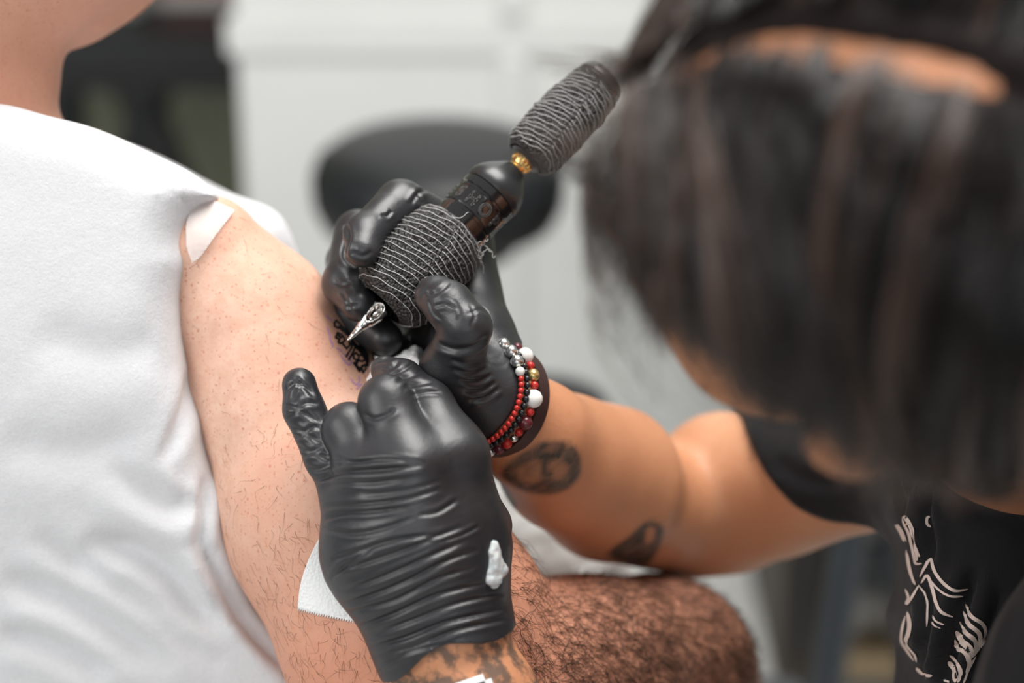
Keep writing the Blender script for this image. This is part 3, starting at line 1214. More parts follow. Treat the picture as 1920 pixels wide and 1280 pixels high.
def arm_spots():
    rg = np.random.default_rng(5)
    s = []
    while len(s) < 520:                                         # sparse on the upper arm, more towards the elbow
        x, y = rg.uniform(350, 760), rg.uniform(400, 1280)
        if rg.random() < 0.04 + 0.96 * np.clip((y - 700) / 560, 0, 1) ** 1.6:
            s.append((x, y))
    return s


def fore_spots():
    rg = np.random.default_rng(6)
    s = []
    while len(s) < 7200:
        x, y = rg.uniform(930, 1425), rg.uniform(960, 1290)
        if rg.random() < 0.16 + 0.84 * np.clip((x - 960) / 280, 0, 1):
            s.append((x, y))
    return s


def arm_dir(px, py):
    a = W(C(790, 1170, 1.0)) - W(C(556, 720, 1.0))
    return a / np.linalg.norm(a) * 0.8


def fore_dir(px, py):
    a = W(C(1250, 1330, 1.15)) - W(C(950, 1150, 1.03))
    return a / np.linalg.norm(a)


fur('arm_hair', cbody, client, arm_spots(), 0.0105, 0.000075, M['hair_body'], 21, arm_dir, seg=8, curl=2.0, lift=0.22)
fur('forearm_hair', cbody, client, fore_spots(), 0.0140, 0.00013, M['hair_body'], 22, fore_dir, seg=7, curl=1.6, lift=0.42)

# ================================================================== the artist
artist = empty('person', (WP(1950, 1150, 0.98)[0], WP(1950, 1150, 0.98)[1], 0.0))
tag(artist, 'dark-haired tattoo artist in a black t-shirt leaning over the client arm', 'person')

# right hand (holds the machine), joints from the wrist outwards
R_PALM = [chain([(918, 742, 0.992, 92), (890, 650, 1.000, 70), (868, 455, 1.036, 54)], 0.012),
          chain([(908, 742, 0.998, 84), (850, 620, 1.040, 66), (822, 450, 1.060, 54)], 0.012),
          chain([(900, 742, 1.005, 76), (815, 600, 1.065, 60), (785, 490, 1.080, 50)], 0.012),
          chain([(900, 742, 1.005, 70), (800, 640, 1.075, 52), (760, 560, 1.090, 46)], 0.012)]
R_THUMB = [(905, 745, 0.985, 78), (848, 690, 0.962, 60), (874, 614, 0.945, 47), (842, 574, 0.948, 45), (818, 555, 0.953, 40)]
R_INDEX = [(868, 455, 1.036, 52), (752, 384, 1.008, 47), (685, 440, 0.985, 39), (679, 470, 0.976, 32)]
R_MIDDLE = [(822, 450, 1.060, 50), (672, 440, 1.030, 45), (648, 530, 1.003, 43), (672, 570, 0.988, 34)]
R_RING = [(785, 490, 1.080, 48), (655, 490, 1.052, 42), (660, 590, 1.022, 40), (722, 634, 1.004, 33)]
R_PINKY = [(760, 560, 1.090, 44), (668, 560, 1.068, 37), (690, 628, 1.045, 34), (740, 650, 1.030, 28)]
# left hand (stretches the skin), back of the hand towards the camera
L_PALM = [chain([(838, 1215, 0.938, 108), (850, 1020, 0.938, 95), (842, 860, 0.932, 74)], 0.014),
          chain([(838, 1215, 0.938, 108), (780, 1020, 0.925, 98), (768, 880, 0.918, 74)], 0.014),
          chain([(838, 1215, 0.938, 108), (730, 1020, 0.930, 96), (702, 900, 0.924, 68)], 0.014),
          chain([(838, 1215, 0.938, 106), (710, 1040, 0.938, 92), (664, 935, 0.937, 58)], 0.014)]
L_INDEX = [(842, 860, 0.930, 72), (797, 765, 0.942, 55), (752, 714, 0.956, 42), (722, 693, 0.963, 28)]
L_MIDDLE = [(768, 880, 0.918, 66), (724, 754, 0.928, 51), (742, 800, 0.968, 36)]
L_RING = [(702, 900, 0.924, 62), (655, 805, 0.934, 49), (672, 850, 0.968, 36)]
L_PINKY = [(664, 935, 0.937, 54), (611, 858, 0.942, 39), (570, 768, 0.947, 38), (561, 722, 0.950, 33)]
L_THUMB = [(880, 1120, 0.945, 76), (908, 985, 0.958, 50), (870, 880, 0.975, 38), (815, 800, 0.990, 30)]


def shrink(js, s=0.0022):
    return [(x, y, d + 0.0, r - s * FPX / d) for x, y, d, r in js]


def hand(f, palm, fingers, grow=0.0, k=0.007):
    """palm joined to every finger on its own, so the fingers stay apart"""
    pal = union(palm, 0.012)
    if grow:
        p0 = pal
        pal = Shape(lambda P: p0.fn(P) - grow, p0.lo - abs(grow), p0.hi + abs(grow))
    f.add(pal, 0.0)
    for js in fingers:
        c = chain(js, 0.003)
        if grow:
            c0 = c
            c = Shape((lambda q: (lambda P: q.fn(P) - grow))(c0), c0.lo, c0.hi)
        f.add(union([pal, c], k), 0.0012)


# ---- head frame: f = facing, l = the head's left, u = crown
HC = C(1655, 412, 0.72)
hf = np.array([-0.92, 0.25, 0.30]); hf /= np.linalg.norm(hf)
hu = np.array([-0.28, 0.47, -0.84]); hu -= hf * (hu @ hf); hu /= np.linalg.norm(hu)
hl = -np.cross(hu, hf)
HA = np.array([hf, hl, hu])


def H(a, b, c):
    return HC + a * hf + b * hl + c * hu


def artist_field():
    h = 0.0030
    lo = np.array([C(700, 0, 0.95)[0], C(0, 2150, 0.85)[1], 0.59])
    hi = np.array([C(2900, 0, 0.9)[0], C(0, -150, 0.80)[1], 1.36])
    f = Field(lo, hi, h)
    # trunk and neck
    f.add(chain([(2150, 880, 1.08, 300), (2250, 1250, 1.10, 330), (2250, 1900, 1.12, 340)], 0.04))
    f.add(chain([(1740, 850, 1.10, 150), (2050, 830, 1.06, 140), (2300, 980, 0.91, 200)], 0.03), 0.04)
    nb = C(1960, 790, 1.03)
    f.add(chain3([H(-0.03, 0, -0.05), nb], [0.055, 0.058], 0.02), 0.02)
    # head
    f.add(ellipsoid(H(-0.010, 0, 0.018), (0.097, 0.077, 0.090), HA), 0.02)
    f.add(ellipsoid(H(0.030, 0, -0.050), (0.064, 0.060, 0.072), HA), 0.02)
    f.add(ellipsoid(H(0.046, 0, -0.098), (0.042, 0.042, 0.030), HA), 0.02)
    f.add(chain3([H(0.088, 0, -0.020), H(0.105, 0, -0.052), H(0.100, 0, -0.058)], [0.006, 0.0085, 0.010], 0.003), 0.010)
    for s in (-1, 1):
        f.add(ellipsoid(H(0.093, 0.011 * s, -0.058), (0.009, 0.007, 0.007), HA), 0.004)
        f.add(chain3([H(0.090, 0.012 * s, -0.006), H(0.080, 0.040 * s, -0.006)], [0.007, 0.006], 0.003), 0.012)
    f.add(ellipsoid(H(0.087, 0, -0.079), (0.009, 0.021, 0.006), HA), 0.004)
    f.add(ellipsoid(H(0.086, 0, -0.090), (0.009, 0.019, 0.006), HA), 0.004)
    f.cut(ellipsoid(H(0.096, 0, -0.0845), (0.010, 0.024, 0.0016), HA), 0.003)
    for s in (-1, 1):
        f.cut(ellipsoid(H(0.096, 0.030 * s, -0.022), (0.012, 0.016, 0.010), HA), 0.008)
        f.add(ellipsoid(H(0.080, 0.030 * s, -0.023), (0.011, 0.013, 0.010), HA), 0.003)
        f.add(ellipsoid(H(-0.010, 0.078 * s, -0.028), (0.017, 0.008, 0.026), HA), 0.006)
    # right arm
    fore = chain([(925, 748, 0.992, 84), (1000, 815, 1.020, 104), (1062, 868, 1.060, 126), (1136, 902, 1.100, 147)], 0.006)
    upper = chain([(1366, 918, 1.178, 150), (1450, 905, 1.165, 142), (1600, 882, 1.120, 114), (1760, 850, 1.070, 120)], 0.006)
    elbow = chain([(1150, 930, 1.115, 122), (1290, 966, 1.185, 114), (1372, 946, 1.190, 124)], 0.006)
    f.add(union([fore, upper], 0.0025), 0.004)
    f.add(elbow, 0.010)
    hand(f, R_PALM, [R_THUMB, R_INDEX, R_MIDDLE, R_RING, R_PINKY], -0.0026)
    # left arm, reaching round below the frame
    f.add(chain([(842, 1215, 0.938, 98), (880, 1330, 0.936, 118), (960, 1560, 0.925, 160), (1300, 1780, 0.90, 175), (1700, 1900, 0.87, 170)], 0.02), 0.0)
    f.add(chain([(1700, 1900, 0.87, 165), (1920, 1600, 0.845, 180), (2250, 1000, 0.86, 210)], 0.02), 0.02)
    hand(f, L_PALM, [L_INDEX, L_MIDDLE, L_RING, L_PINKY, L_THUMB], -0.0026)
    return f


def inkblob(px, poly, soft=5.0):
    d = poly2d(px[:, 0], px[:, 1], np.asarray(poly, float))
    return np.clip(0.5 - d / soft, 0, 1)


def artist_ink(V, px, N):
    r = np.zeros((len(V), 3), np.float32)
    z = V[:, 2]
    fa = ((N * V).sum(1) < 0)
    arm = (z > 0.96) & fa & (px[:, 0] > 930) & (px[:, 0] < 1470)
    # eye shaped tattoo, its lighter iris left bare
    e = inkblob(px, smooth_poly([(940, 888), (975, 850), (1030, 826), (1075, 836), (1090, 868), (1078, 905), (1040, 925), (985, 922)], 5), 10)
    e = e * (1 - 0.55 * inkblob(px, smooth_poly([(1028, 870), (1045, 862), (1066, 872), (1062, 892), (1040, 896)], 4), 8))
    e = e * (1 - 0.45 * inkblob(px, smooth_poly([(968, 884), (1000, 862), (1016, 870), (1010, 900), (985, 906)], 4), 8))
    e2 = inkblob(px, smooth_poly([(1140, 1040), (1180, 1005), (1215, 977), (1240, 985), (1243, 1005), (1225, 1045), (1200, 1062)], 5), 9)
    e2 = e2 * (1 - 0.85 * inkblob(px, smooth_poly([(1212, 990), (1228, 990), (1226, 1010), (1212, 1018)], 4), 7))
    e3 = np.zeros(len(V))
    for k in range(5):
        e3 = np.maximum(e3, inkblob(px, [(1396 + 3 * k, 800 + 13 * k), (1420, 798 + 13 * k), (1420, 805 + 13 * k), (1396 + 3 * k, 808 + 13 * k)], 5))
    e4 = inkblob(px, smooth_poly([(925, 900), (950, 915), (968, 950), (940, 960), (915, 930)], 4), 8)
    e5 = inkblob(px, smooth_poly([(1000, 700), (1012, 700), (1014, 722), (1002, 722)], 4), 8) * 0.5
    tex = 0.98 + 0.25 * vnoise(V * 260, 61) + 0.12 * vnoise(V * 520, 62)
    e, e2 = e * tex, e2 * tex
    r[:, 0] = np.where(arm, np.clip(0.95 * e + e2 + 0.8 * e3 + e4 + e5, 0, 0.95), 0)
    # tattooed left wrist
    wr = fa & (z < 0.96) & (px[:, 1] > 1150) & (px[:, 0] < 1200)
    r[wr, 2] = 0.95
    # paler inner upper arm
    up = np.clip((px[:, 0] - 1290) / 60, 0, 1) * (z > 1.0)
    r[:, 1] = 0.35 * (1 - up)
    return r


ARTIST_FOLDS = None
abody = body('body', artist_field(), M['artist_skin'], artist, strokes=ARTIST_FOLDS, smooth=2, ink=artist_ink,
             noise=[((30, 30, 30), 0.001, 14)])

# ---- gloves
GR = 0.0008                                                     # voxel of the gloves
L_FOLDS = [
    # across the back of the hand
    ([(612, 880), (660, 868), (720, 862), (790, 866)], 4, 1.0, 0.6), ([(580, 905), (640, 885), (720, 880), (800, 870)], 5, 1.4, 0.6),
    ([(600, 950), (680, 945), (760, 935), (830, 915)], 4, 1.0, 0.5), ([(604, 975), (640, 962), (700, 958), (770, 950)], 4, 1.2, 0.6),
    ([(604, 990), (660, 1000), (720, 990), (790, 965)], 4, 0.9, 0.5),
    ([(620, 1050), (680, 1030), (750, 1010), (840, 1000)], 4, 1.1, 0.6), ([(618, 1085), (660, 1050), (700, 1030)], 4, 1.1, 0.6),
    ([(630, 1070), (700, 1050), (780, 1022), (870, 985)], 4, 1.0, 0.6), ([(640, 1110), (720, 1080), (800, 1045), (880, 1010)], 4, 1.1, 0.6),
    ([(636, 1135), (690, 1118), (760, 1090), (840, 1050), (900, 1030)], 4, 1.2, 0.6), ([(650, 1150), (740, 1125), (820, 1085), (900, 1060)], 4, 1.0, 0.6),
    ([(662, 1180), (740, 1150), (820, 1115), (920, 1090)], 4, 1.3, 0.6), ([(700, 1190), (780, 1160), (860, 1130), (950, 1110)], 4, 1.1, 0.6),
    ([(690, 1215), (760, 1195), (840, 1165), (950, 1140)], 4, 1.3, 0.6), ([(700, 1232), (780, 1210), (860, 1180), (955, 1160)], 4, 1.0, 0.6),
    ([(712, 1250), (760, 1225), (830, 1205)], 4, 1.0, 0.5),
    ([(860, 935), (820, 960), (780, 965)], 4, 0.7, 0.5), ([(900, 985), (860, 1005), (800, 1020)], 3, 0.7, 0.5),
    ([(615, 910), (650, 905), (700, 905), (770, 895)], 4, 0.8, 0.5), ([(680, 930), (760, 920), (830, 900)], 4, 0.5, 0.5),
    # little finger: loose, crumpled
    ([(535, 735), (555, 718), (575, 728), (590, 745)], 4, 0.70, 0.7), ([(530, 755), (555, 765), (575, 755), (598, 758)], 4, 0.77, 0.7),
    ([(536, 785), (560, 772), (580, 780), (602, 795)], 4, 0.70, 0.7), ([(545, 800), (570, 808), (590, 800), (604, 805)], 4, 0.77, 0.7),
    ([(548, 822), (575, 815), (600, 830)], 4, 0.70, 0.7), ([(555, 835), (580, 845), (606, 838)], 4, 0.77, 0.7),
    ([(562, 858), (590, 850), (620, 862)], 4, 0.70, 0.7), ([(570, 875), (600, 880), (630, 868)], 4, 0.70, 0.7),
    ([(552, 705), (562, 720), (556, 740), (548, 752)], 4, 0.56, 0.7),
    # wrinkled glove skin on the index finger
    ([(712, 690), (735, 690), (750, 672)], 4, 0.7, 0.7), ([(730, 705), (755, 695), (775, 680)], 3, 0.6, 0.7), ([(742, 715), (770, 705), (795, 695)], 4, 0.7, 0.7),
    ([(757, 725), (785, 720), (815, 715)], 4, 0.7, 0.7), ([(768, 742), (800, 735), (828, 735)], 3, 0.5, 0.6), ([(700, 685), (712, 676), (740, 672)], 3, 0.6, 0.7),
    # between the knuckles
    ([(680, 772), (700, 785), (730, 775), (740, 765)], 4, 1.0, 0.3), ([(625, 855), (660, 866), (700, 866)], 4, 0.9, 0.4)]
R_FOLDS = [
    ([(808, 352), (785, 362), (770, 385)], 4, 0.9, 0.7), ([(780, 350), (790, 375)], 3, 0.5, 0.6), ([(735, 395), (725, 405), (715, 400)], 3, 0.8, 0.6),
    ([(648, 418), (653, 445), (646, 480), (668, 500)], 4, 1.6, 0.5), ([(660, 470), (680, 480), (700, 470)], 4, 0.5, 0.5),
    ([(632, 560), (650, 575), (675, 570)], 3, 0.5, 0.6), ([(625, 525), (640, 535), (660, 530)], 3, 0.4, 0.6), ([(640, 545), (648, 560), (662, 590)], 3, 0.5, 0.6),
    ([(800, 545), (815, 550), (845, 528)], 4, 1.0, 0.5), ([(812, 575), (835, 570), (855, 580)], 3, 0.6, 0.7), ([(805, 560), (812, 585), (830, 600)], 3, 0.5, 0.6),
    ([(850, 560), (862, 585), (858, 600)], 3, 0.4, 0.5), ([(880, 570), (890, 590), (882, 612)], 3, 0.4, 0.5), ([(875, 590), (900, 580), (915, 590)], 3, 0.4, 0.5),
    ([(815, 640), (850, 655), (890, 650), (915, 630)], 5, 1.2, 0.5), ([(845, 672), (870, 682), (905, 678)], 4, 0.6, 0.6), ([(850, 690), (880, 700), (915, 690)], 4, 0.6, 0.6),
    ([(860, 712), (895, 715), (925, 700)], 4, 0.7, 0.6), ([(870, 735), (905, 732), (930, 715)], 4, 0.8, 0.6), ([(880, 752), (910, 745), (938, 725)], 4, 0.9, 0.6)]


def plane_keep(p0, n):
    p0, n = np.asarray(p0, float), np.asarray(n, float) / np.linalg.norm(n)
    return lambda P: (P[0] - p0[0]) * n[0] + (P[1] - p0[1]) * n[1] + (P[2] - p0[2]) * n[2]


def glove_l():
    f = Field(np.array([C(500, 0, 0.95)[0], C(0, 1330, 0.95)[1], 0.875]), np.array([C(1010, 0, 0.95)[0], C(0, 640, 0.97)[1], 1.02]), GR)
    hand(f, L_PALM, [L_INDEX, L_MIDDLE, L_RING, L_PINKY, L_THUMB])
    f.add(chain([(842, 1215, 0.938, 116), (885, 1345, 0.935, 128)], 0.01), 0.01)
    # slanting, slightly wavy cuff
    a, b2 = C(712, 1282, 0.93), C(958, 1176, 0.93)
    t = b2 - a
    n = np.array([t[1], -t[0], 0]); n /= np.linalg.norm(n)
    n = n if n[1] < 0 else -n
    t = t / np.linalg.norm(t)

    def cuff(P):
        s = ((P[0] - a[0]) * t[0] + (P[1] - a[1]) * t[1]) / 0.066
        bow = 0.0085 * np.sin(np.clip(s, -0.2, 1.2) * math.pi) - 0.0022 * np.sin(s * 9.0)
        return (P[0] - a[0]) * n[0] + (P[1] - a[1]) * n[1] + bow + (P[2] - a[2]) * 0.1
    f.keep(cuff)
    return f


def glove_r():
    f = Field(np.array([C(585, 0, 1.05)[0], C(0, 850, 1.0)[1], 0.915]), np.array([C(975, 0, 1.05)[0], C(0, 320, 1.06)[1], 1.135]), GR)
    hand(f, R_PALM, [R_THUMB, R_INDEX, R_MIDDLE, R_RING, R_PINKY])
    f.add(chain([(918, 742, 0.992, 94), (935, 756, 0.998, 92)], 0.01), 0.01)
    f.keep(plane_keep(C(938, 757, 0.985), (0.78, -0.50, 0.36)))
    return f


gl = body('glove', glove_l(), M['glove'], artist, strokes=L_FOLDS, smooth=2, noise=[((60, 90, 60), 0.00025, 3)])
gr = body('glove', glove_r(), M['glove'], artist, strokes=R_FOLDS, smooth=2, noise=[((80, 80, 80), 0.0004, 6)])
tag(gl, 'black nitrile glove with wrinkled little finger and slanting cuff')
tag(gr, 'black nitrile glove gripping the machine')

# ---- black t-shirt
SLEEVE_AX = [(1400, 916, 1.172, 158), (1480, 900, 1.155, 150), (1610, 878, 1.115, 128), (1790, 845, 1.06, 150)]
ATORSO = [(1640, 760), (1668, 860), (1672, 925), (1680, 975), (1698, 1020), (1705, 1060), (1704, 1110), (1692, 1160), (1692, 1195), (1712, 1235), (1718, 1290), (1712, 1400),
          (1740, 1700), (1760, 1950), (2500, 1950), (2700, 1300), (2500, 850), (2150, 640), (1850, 640)]


def artist_shirt():
    f = Field(np.array([C(1360, 0, 1.17)[0], C(0, 1900, 0.9)[1], 0.70]), np.array([C(2850, 0, 0.92)[0], C(0, 600, 1.1)[1], 1.30]), 0.0032)
    f.add(chain(SLEEVE_AX, 0.02))
    hem = np.array([C(x, y, 1.105)[:2] for x, y in smooth_poly([(1405, 560), (1408, 700), (1412, 800), (1418, 845), (1436, 895), (1480, 948), (1520, 970), (1565, 983), (1620, 981), (1690, 965), (1800, 970), (2000, 1100), (2900, 1100), (2900, 500)], 4)])
    f.keep(lambda P: poly2d(*np.broadcast_arrays(P[0], P[1]), hem) + 0 * P[2])
    f.add(slab(smooth_poly(ATORSO, 4), 1.0, 1.02, 0.075, 0.05), 0.03)
    f.add(chain([(2150, 890, 1.09, 318), (2250, 1250, 1.11, 348), (2250, 1900, 1.13, 358)], 0.03), 0.03)
    f.add(chain([(1920, 1700, 0.845, 205), (2100, 1290, 0.845, 235), (2300, 940, 0.90, 250)], 0.03), 0.02)
    f.cut(chain([(1960, 690, 0.93, 190), (1800, 600, 0.93, 200)], 0.02), 0.01)
    return f


ASHIRT_FOLDS = [([(1668, 860), (1690, 930), (1684, 985)], 8, 3.0, 0.6), ([(1745, 900), (1735, 960), (1745, 1020), (1738, 1060)], 9, 5.0, 0.7),
                ([(1730, 1090), (1742, 1150), (1735, 1210), (1722, 1270)], 9, 4.0, 0.7), ([(1830, 1060), (1805, 1140), (1785, 1220), (1770, 1290)], 12, 7.0, 0.7),
                ([(1880, 1100), (1850, 1190), (1820, 1290)], 10, 4.0, 0.7), ([(1720, 880), (1700, 950), (1690, 1000)], 7, 2.5, 0.6),
                ([(1770, 900), (1840, 960), (1920, 970)], 14, 3.0, 0.4), ([(1450, 860), (1520, 900), (1640, 905)], 14, 1.6, 0.4), ([(1560, 880), (1620, 900), (1660, 890)], 9, 1.4, 0.4)]
ashirt = body('t_shirt', artist_shirt(), M['black_cloth'], artist, strokes=ASHIRT_FOLDS, smooth=2, noise=[((16, 10, 16), 0.004, 22)])


def cp(x, y):                                                   # a point read off the enlarged lower right corner
    return (1340 + x / 2.56, 780 + y / 2.56)


pr_ = MB()
for pts, w in (
        ([(905, 490), (915, 484), (930, 500), (948, 540), (955, 600), (968, 640), (985, 670)], 7),
        ([(905, 492), (915, 520), (935, 560), (950, 620), (962, 680), (970, 704), (998, 704)], 5),
        ([(925, 510), (940, 560), (955, 620), (975, 690)], 9),
        ([(1036, 530), (1018, 515), (1018, 488), (1032, 480)], 5),
        ([(872, 518), (895, 555), (915, 600)], 5), ([(880, 515), (905, 550), (925, 600)], 3),
        ([(930, 655), (940, 720), (955, 780), (968, 810)], 5), ([(925, 640), (930, 700), (945, 770)], 3),
        ([(990, 770), (1015, 720), (1040, 686), (1060, 745), (1100, 800), (1150, 835), (1212, 828)], 6),
        ([(1030, 775), (1075, 830), (1130, 862), (1190, 862)], 4),
        ([(995, 800), (1025, 765), (1050, 830), (1065, 890), (1090, 940), (1140, 962)], 6),
        ([(985, 815), (1010, 850), (1022, 900), (1020, 950), (1018, 1010)], 4),
        ([(920, 830), (935, 870), (925, 900), (945, 880), (985, 810)], 5),
        ([(1050, 955), (1065, 985), (1100, 1000)], 3.5), ([(1045, 985), (1060, 1008), (1085, 1018)], 3),
        ([(930, 940), (940, 1000), (932, 1050), (915, 1080)], 8), ([(920, 960), (905, 1020), (900, 1075), (925, 1120), (960, 1170)], 5),
        ([(935, 1060), (925, 1095), (960, 1140), (972, 1175)], 4),
        ([(972, 1205), (1000, 1235), (1045, 1242)], 6),
        ([(1200, 900), (1235, 960), (1285, 1000), (1298, 1050), (1275, 1110)], 7),
        ([(1190, 935), (1225, 1000), (1265, 1040), (1270, 1090), (1245, 1140)], 8),
        ([(1172, 985), (1210, 1040), (1245, 1075), (1250, 1120), (1225, 1160)], 8),
        ([(1155, 1030), (1190, 1080), (1220, 1110), (1230, 1150)], 12),
        ([(1150, 1070), (1170, 1115), (1200, 1130), (1220, 1180), (1205, 1230)], 8),
        ([(1125, 1145), (1160, 1175), (1180, 1220), (1170, 1275)], 6), ([(1118, 1175), (1150, 1215), (1158, 1275)], 9),
        ([(1250, 1150), (1215, 1215), (1195, 1278)], 4), ([(1100, 1265), (1130, 1278)], 4)):
    ribbon(pr_, ashirt, [cp(*q) for q in pts], w, 0.0006, taper=True)
if pr_.n:
    tag(pr_.build('shirt_print', M['print'], ashirt), 'pale swirling line print')


# ---- hair: parted, long on top, falling to both sides and forward
def strand_mesh(name, strands, rad, mat, parent, sides=3, lock=None):
    """strands: array (n, seg, 3) camera space"""
    S = W(strands)
    n, seg, _ = S.shape
    T = np.gradient(S, axis=1)
    T /= np.linalg.norm(T, axis=2)[..., None] + 1e-9
    A = np.cross(T, np.array([0.2, 0.5, 0.84]))
    A /= np.linalg.norm(A, axis=2)[..., None] + 1e-9
    B = np.cross(T, A)
    t = np.linspace(0, 1, seg)
    r = rad[:, None] * (np.minimum(1, 0.35 + t * 5) * (1 - 0.65 * t ** 2))[None, :]
    th = np.arange(sides) * 2 * math.pi / sides
    V = S[:, :, None, :] + r[:, :, None, None] * (np.cos(th)[None, None, :, None] * A[:, :, None, :] + np.sin(th)[None, None, :, None] * B[:, :, None, :])
    V = V.reshape(-1, 3)
    i, s, j = np.meshgrid(np.arange(n), np.arange(seg - 1), np.arange(sides), indexing='ij')
    k = (j + 1) % sides
    base = i * seg * sides
    Q = np.stack([base + s * sides + j, base + s * sides + k, base + (s + 1) * sides + k, base + (s + 1) * sides + j], -1).reshape(-1, 4)
    o = link_mesh(name, V, Q, mat, parent)
    if lock is not None:
        at = o.data.attributes.new('lock', 'FLOAT', 'POINT')
        at.data.foreach_set('value', np.repeat(np.asarray(lock, np.float32), seg * sides))
    return o


PART_B = 0.004                                                   # parting lies a little off the midline


def part_wiggle(a):
    return PART_B + 0.004 * np.sin(a * 70) + 0.002 * np.sin(a * 170 + 1)


def make_hair():
    rg = np.random.default_rng(3)
    seg = 16
    out, rad, lk = [], [], []
    t = np.linspace(0, 1, seg)

    def surf(a, th, s, lift):
        """point over the scalp: a along the head, th = angle from the crown to side s"""
        q = np.sqrt(np.clip(1 - ((a + 0.010) / 0.112) ** 2, 0.02, 1))
        rb, rc = (0.077 + lift) * q + 0.25 * lift, (0.090 + lift) * q + 0.25 * lift
        return H(0, 0, 0.018)[None] + np.outer(a, hf) + np.outer(s * rb * np.sin(th), hl) + np.outer(rc * np.cos(th), hu)

    def clump(a0, th0, s, length, fwd, nst, amp, wl, lift0, lift1, spread):
        ph = a0 * 30 + rg.normal(0, 0.25)
        qq = math.sqrt(max(1 - ((a0 + 0.010) / 0.112) ** 2, 0.02))
        th0 = max(th0, (0.0088 + s * 0.003 * math.sin(a0 * 260) + s * 0.0015 * math.sin(a0 * 610)) / (0.085 * qq))
        v = 0.5 + 0.5 * float(vnoise(np.array([a0 * 150, s * 3.1 + math.floor(th0 * 2.2) * 0.7, 0.5]), 77))
        lift1 = lift1 + 0.007 * (v - 0.5)
        fr = wl * rg.uniform(0.8, 1.25)
        la = rg.normal(0, 0.0025)
        for _ in range(nst):
            da, dt = rg.normal(0, spread), rg.normal(0, spread * 12)
            L = length * rg.uniform(0.82, 1.1)
            a = a0 + da * (1 - 0.55 * t) + fwd * t ** 1.6 + la * t + amp * np.sin(ph + fr * t * 6.28 + rg.normal(0, 0.15)) * t
            th = th0 + dt * (1 - 0.5 * t) + L * t
            lift = lift0 + (lift1 - lift0) * np.sin(np.clip(t * 1.25, 0, 1) * math.pi / 2) + 0.004 * np.sin(ph * 1.7 + t * 7) + rg.normal(0, 0.0012)
            out.append(surf(a, np.maximum(th, 0.0035 / (0.085 * qq)), s, lift))
            rad.append(rg.uniform(0.0002, 0.00045))
            lk.append(v + rg.normal(0, 0.05))
    # the near (left) side
    for _ in range(430):
        a0 = rg.uniform(-0.105, 0.088)
        th0 = abs(rg.normal(0.0, 0.35)) + 0.05
        clump(a0, th0, 1, (max(1.30 - th0 * 0.92, 0.40) + 0.52 * min(1, max(0, (0.02 - a0) / 0.05))) * rg.uniform(0.93, 1.07), -0.024 - 0.014 * math.sin(a0 * 25) + rg.normal(0, 0.0025), 13, 0.009, 0.85, 0.0062, rg.uniform(0.010, 0.024), 0.0015)
    for _ in range(120):                                         # lower layer
        a0 = rg.uniform(-0.105, 0.07)
        clump(a0, rg.uniform(0.5, 0.9), 1, rg.uniform(0.35, 0.5), rg.normal(-0.02, 0.015), 12, 0.011, 1.0, 0.006, rg.uniform(0.008, 0.017), 0.004)
    # the far (right) side, combed back
    for _ in range(300):
        a0 = rg.uniform(-0.105, 0.085)
        th0 = abs(rg.normal(0.0, 0.30)) + 0.05
        clump(a0, th0, -1, max(1.7 - th0 * 0.7, 0.6), rg.normal(-0.045, 0.005), 13, 0.008, 0.8, 0.0062, rg.uniform(0.010, 0.026), 0.0018)
    # back of the head
    for _ in range(120):
        s = rg.choice((-1, 1))
        clump(rg.uniform(-0.118, -0.09), rg.uniform(0.1, 1.3), s, rg.uniform(0.6, 1.2), -0.01, 10, 0.006, 0.8, 0.006, 0.018, 0.005)
    # forelock: loose fine hairs hanging ahead of the brow and flying off the top
    n0 = len(rad)
    for _ in range(150):
        s = rg.choice((-1, 1), p=(0.5, 0.5))
        clump(rg.uniform(0.055, 0.090), rg.uniform(0.12, 0.9), s, rg.uniform(0.6, 1.5), rg.uniform(0.0, 0.050), 4, 0.014, 1.2, 0.006, rg.uniform(0.012, 0.040), 0.005)
    for _ in range(60):
        clump(rg.uniform(0.060, 0.092), rg.uniform(0.5, 1.3), -1, rg.uniform(0.3, 0.9), rg.uniform(0.01, 0.045), 4, 0.012, 1.3, 0.010, rg.uniform(0.018, 0.045), 0.006)
    for k in range(n0, len(rad)):
        rad[k] *= 0.55
    return np.array(out), np.array(rad), np.array(lk)


S_, R_, K_ = make_hair()
strand_mesh('hair', S_, R_, M['hair'], artist, lock=K_)


def hair_base():
    f = Field(HC - 0.15, HC + 0.15, 0.004)
    f.add(ellipsoid(H(-0.012, 0, 0.018), (0.103, 0.082, 0.095), HA))
    f.cut(ellipsoid(H(0.075, 0, -0.075), (0.085, 0.11, 0.085), HA), 0.006)
    f.cut(ellipsoid(H(0.0, 0, -0.10), (0.2, 0.2, 0.062), HA), 0.006)
    # open along the parting
    f.cut(chain3([H(0.092, 0.004, 0.030), H(0.086, 0.004, 0.045), H(0.075, 0.004, 0.069), H(0.05, 0.002, 0.094), H(0.025, 0.002, 0.107), H(0.0, 0.004, 0.1125), H(-0.03, 0.003, 0.111), H(-0.06, 0.003, 0.102)], [0.011, 0.010, 0.0088, 0.0078, 0.0075, 0.0075, 0.0065, 0.0035], 0.003), 0.002)
    return f


body('scalp_hair', hair_base(), M['hair_under'], artist, smooth=1, noise=[((250, 80, 250), 0.0012, 8)])


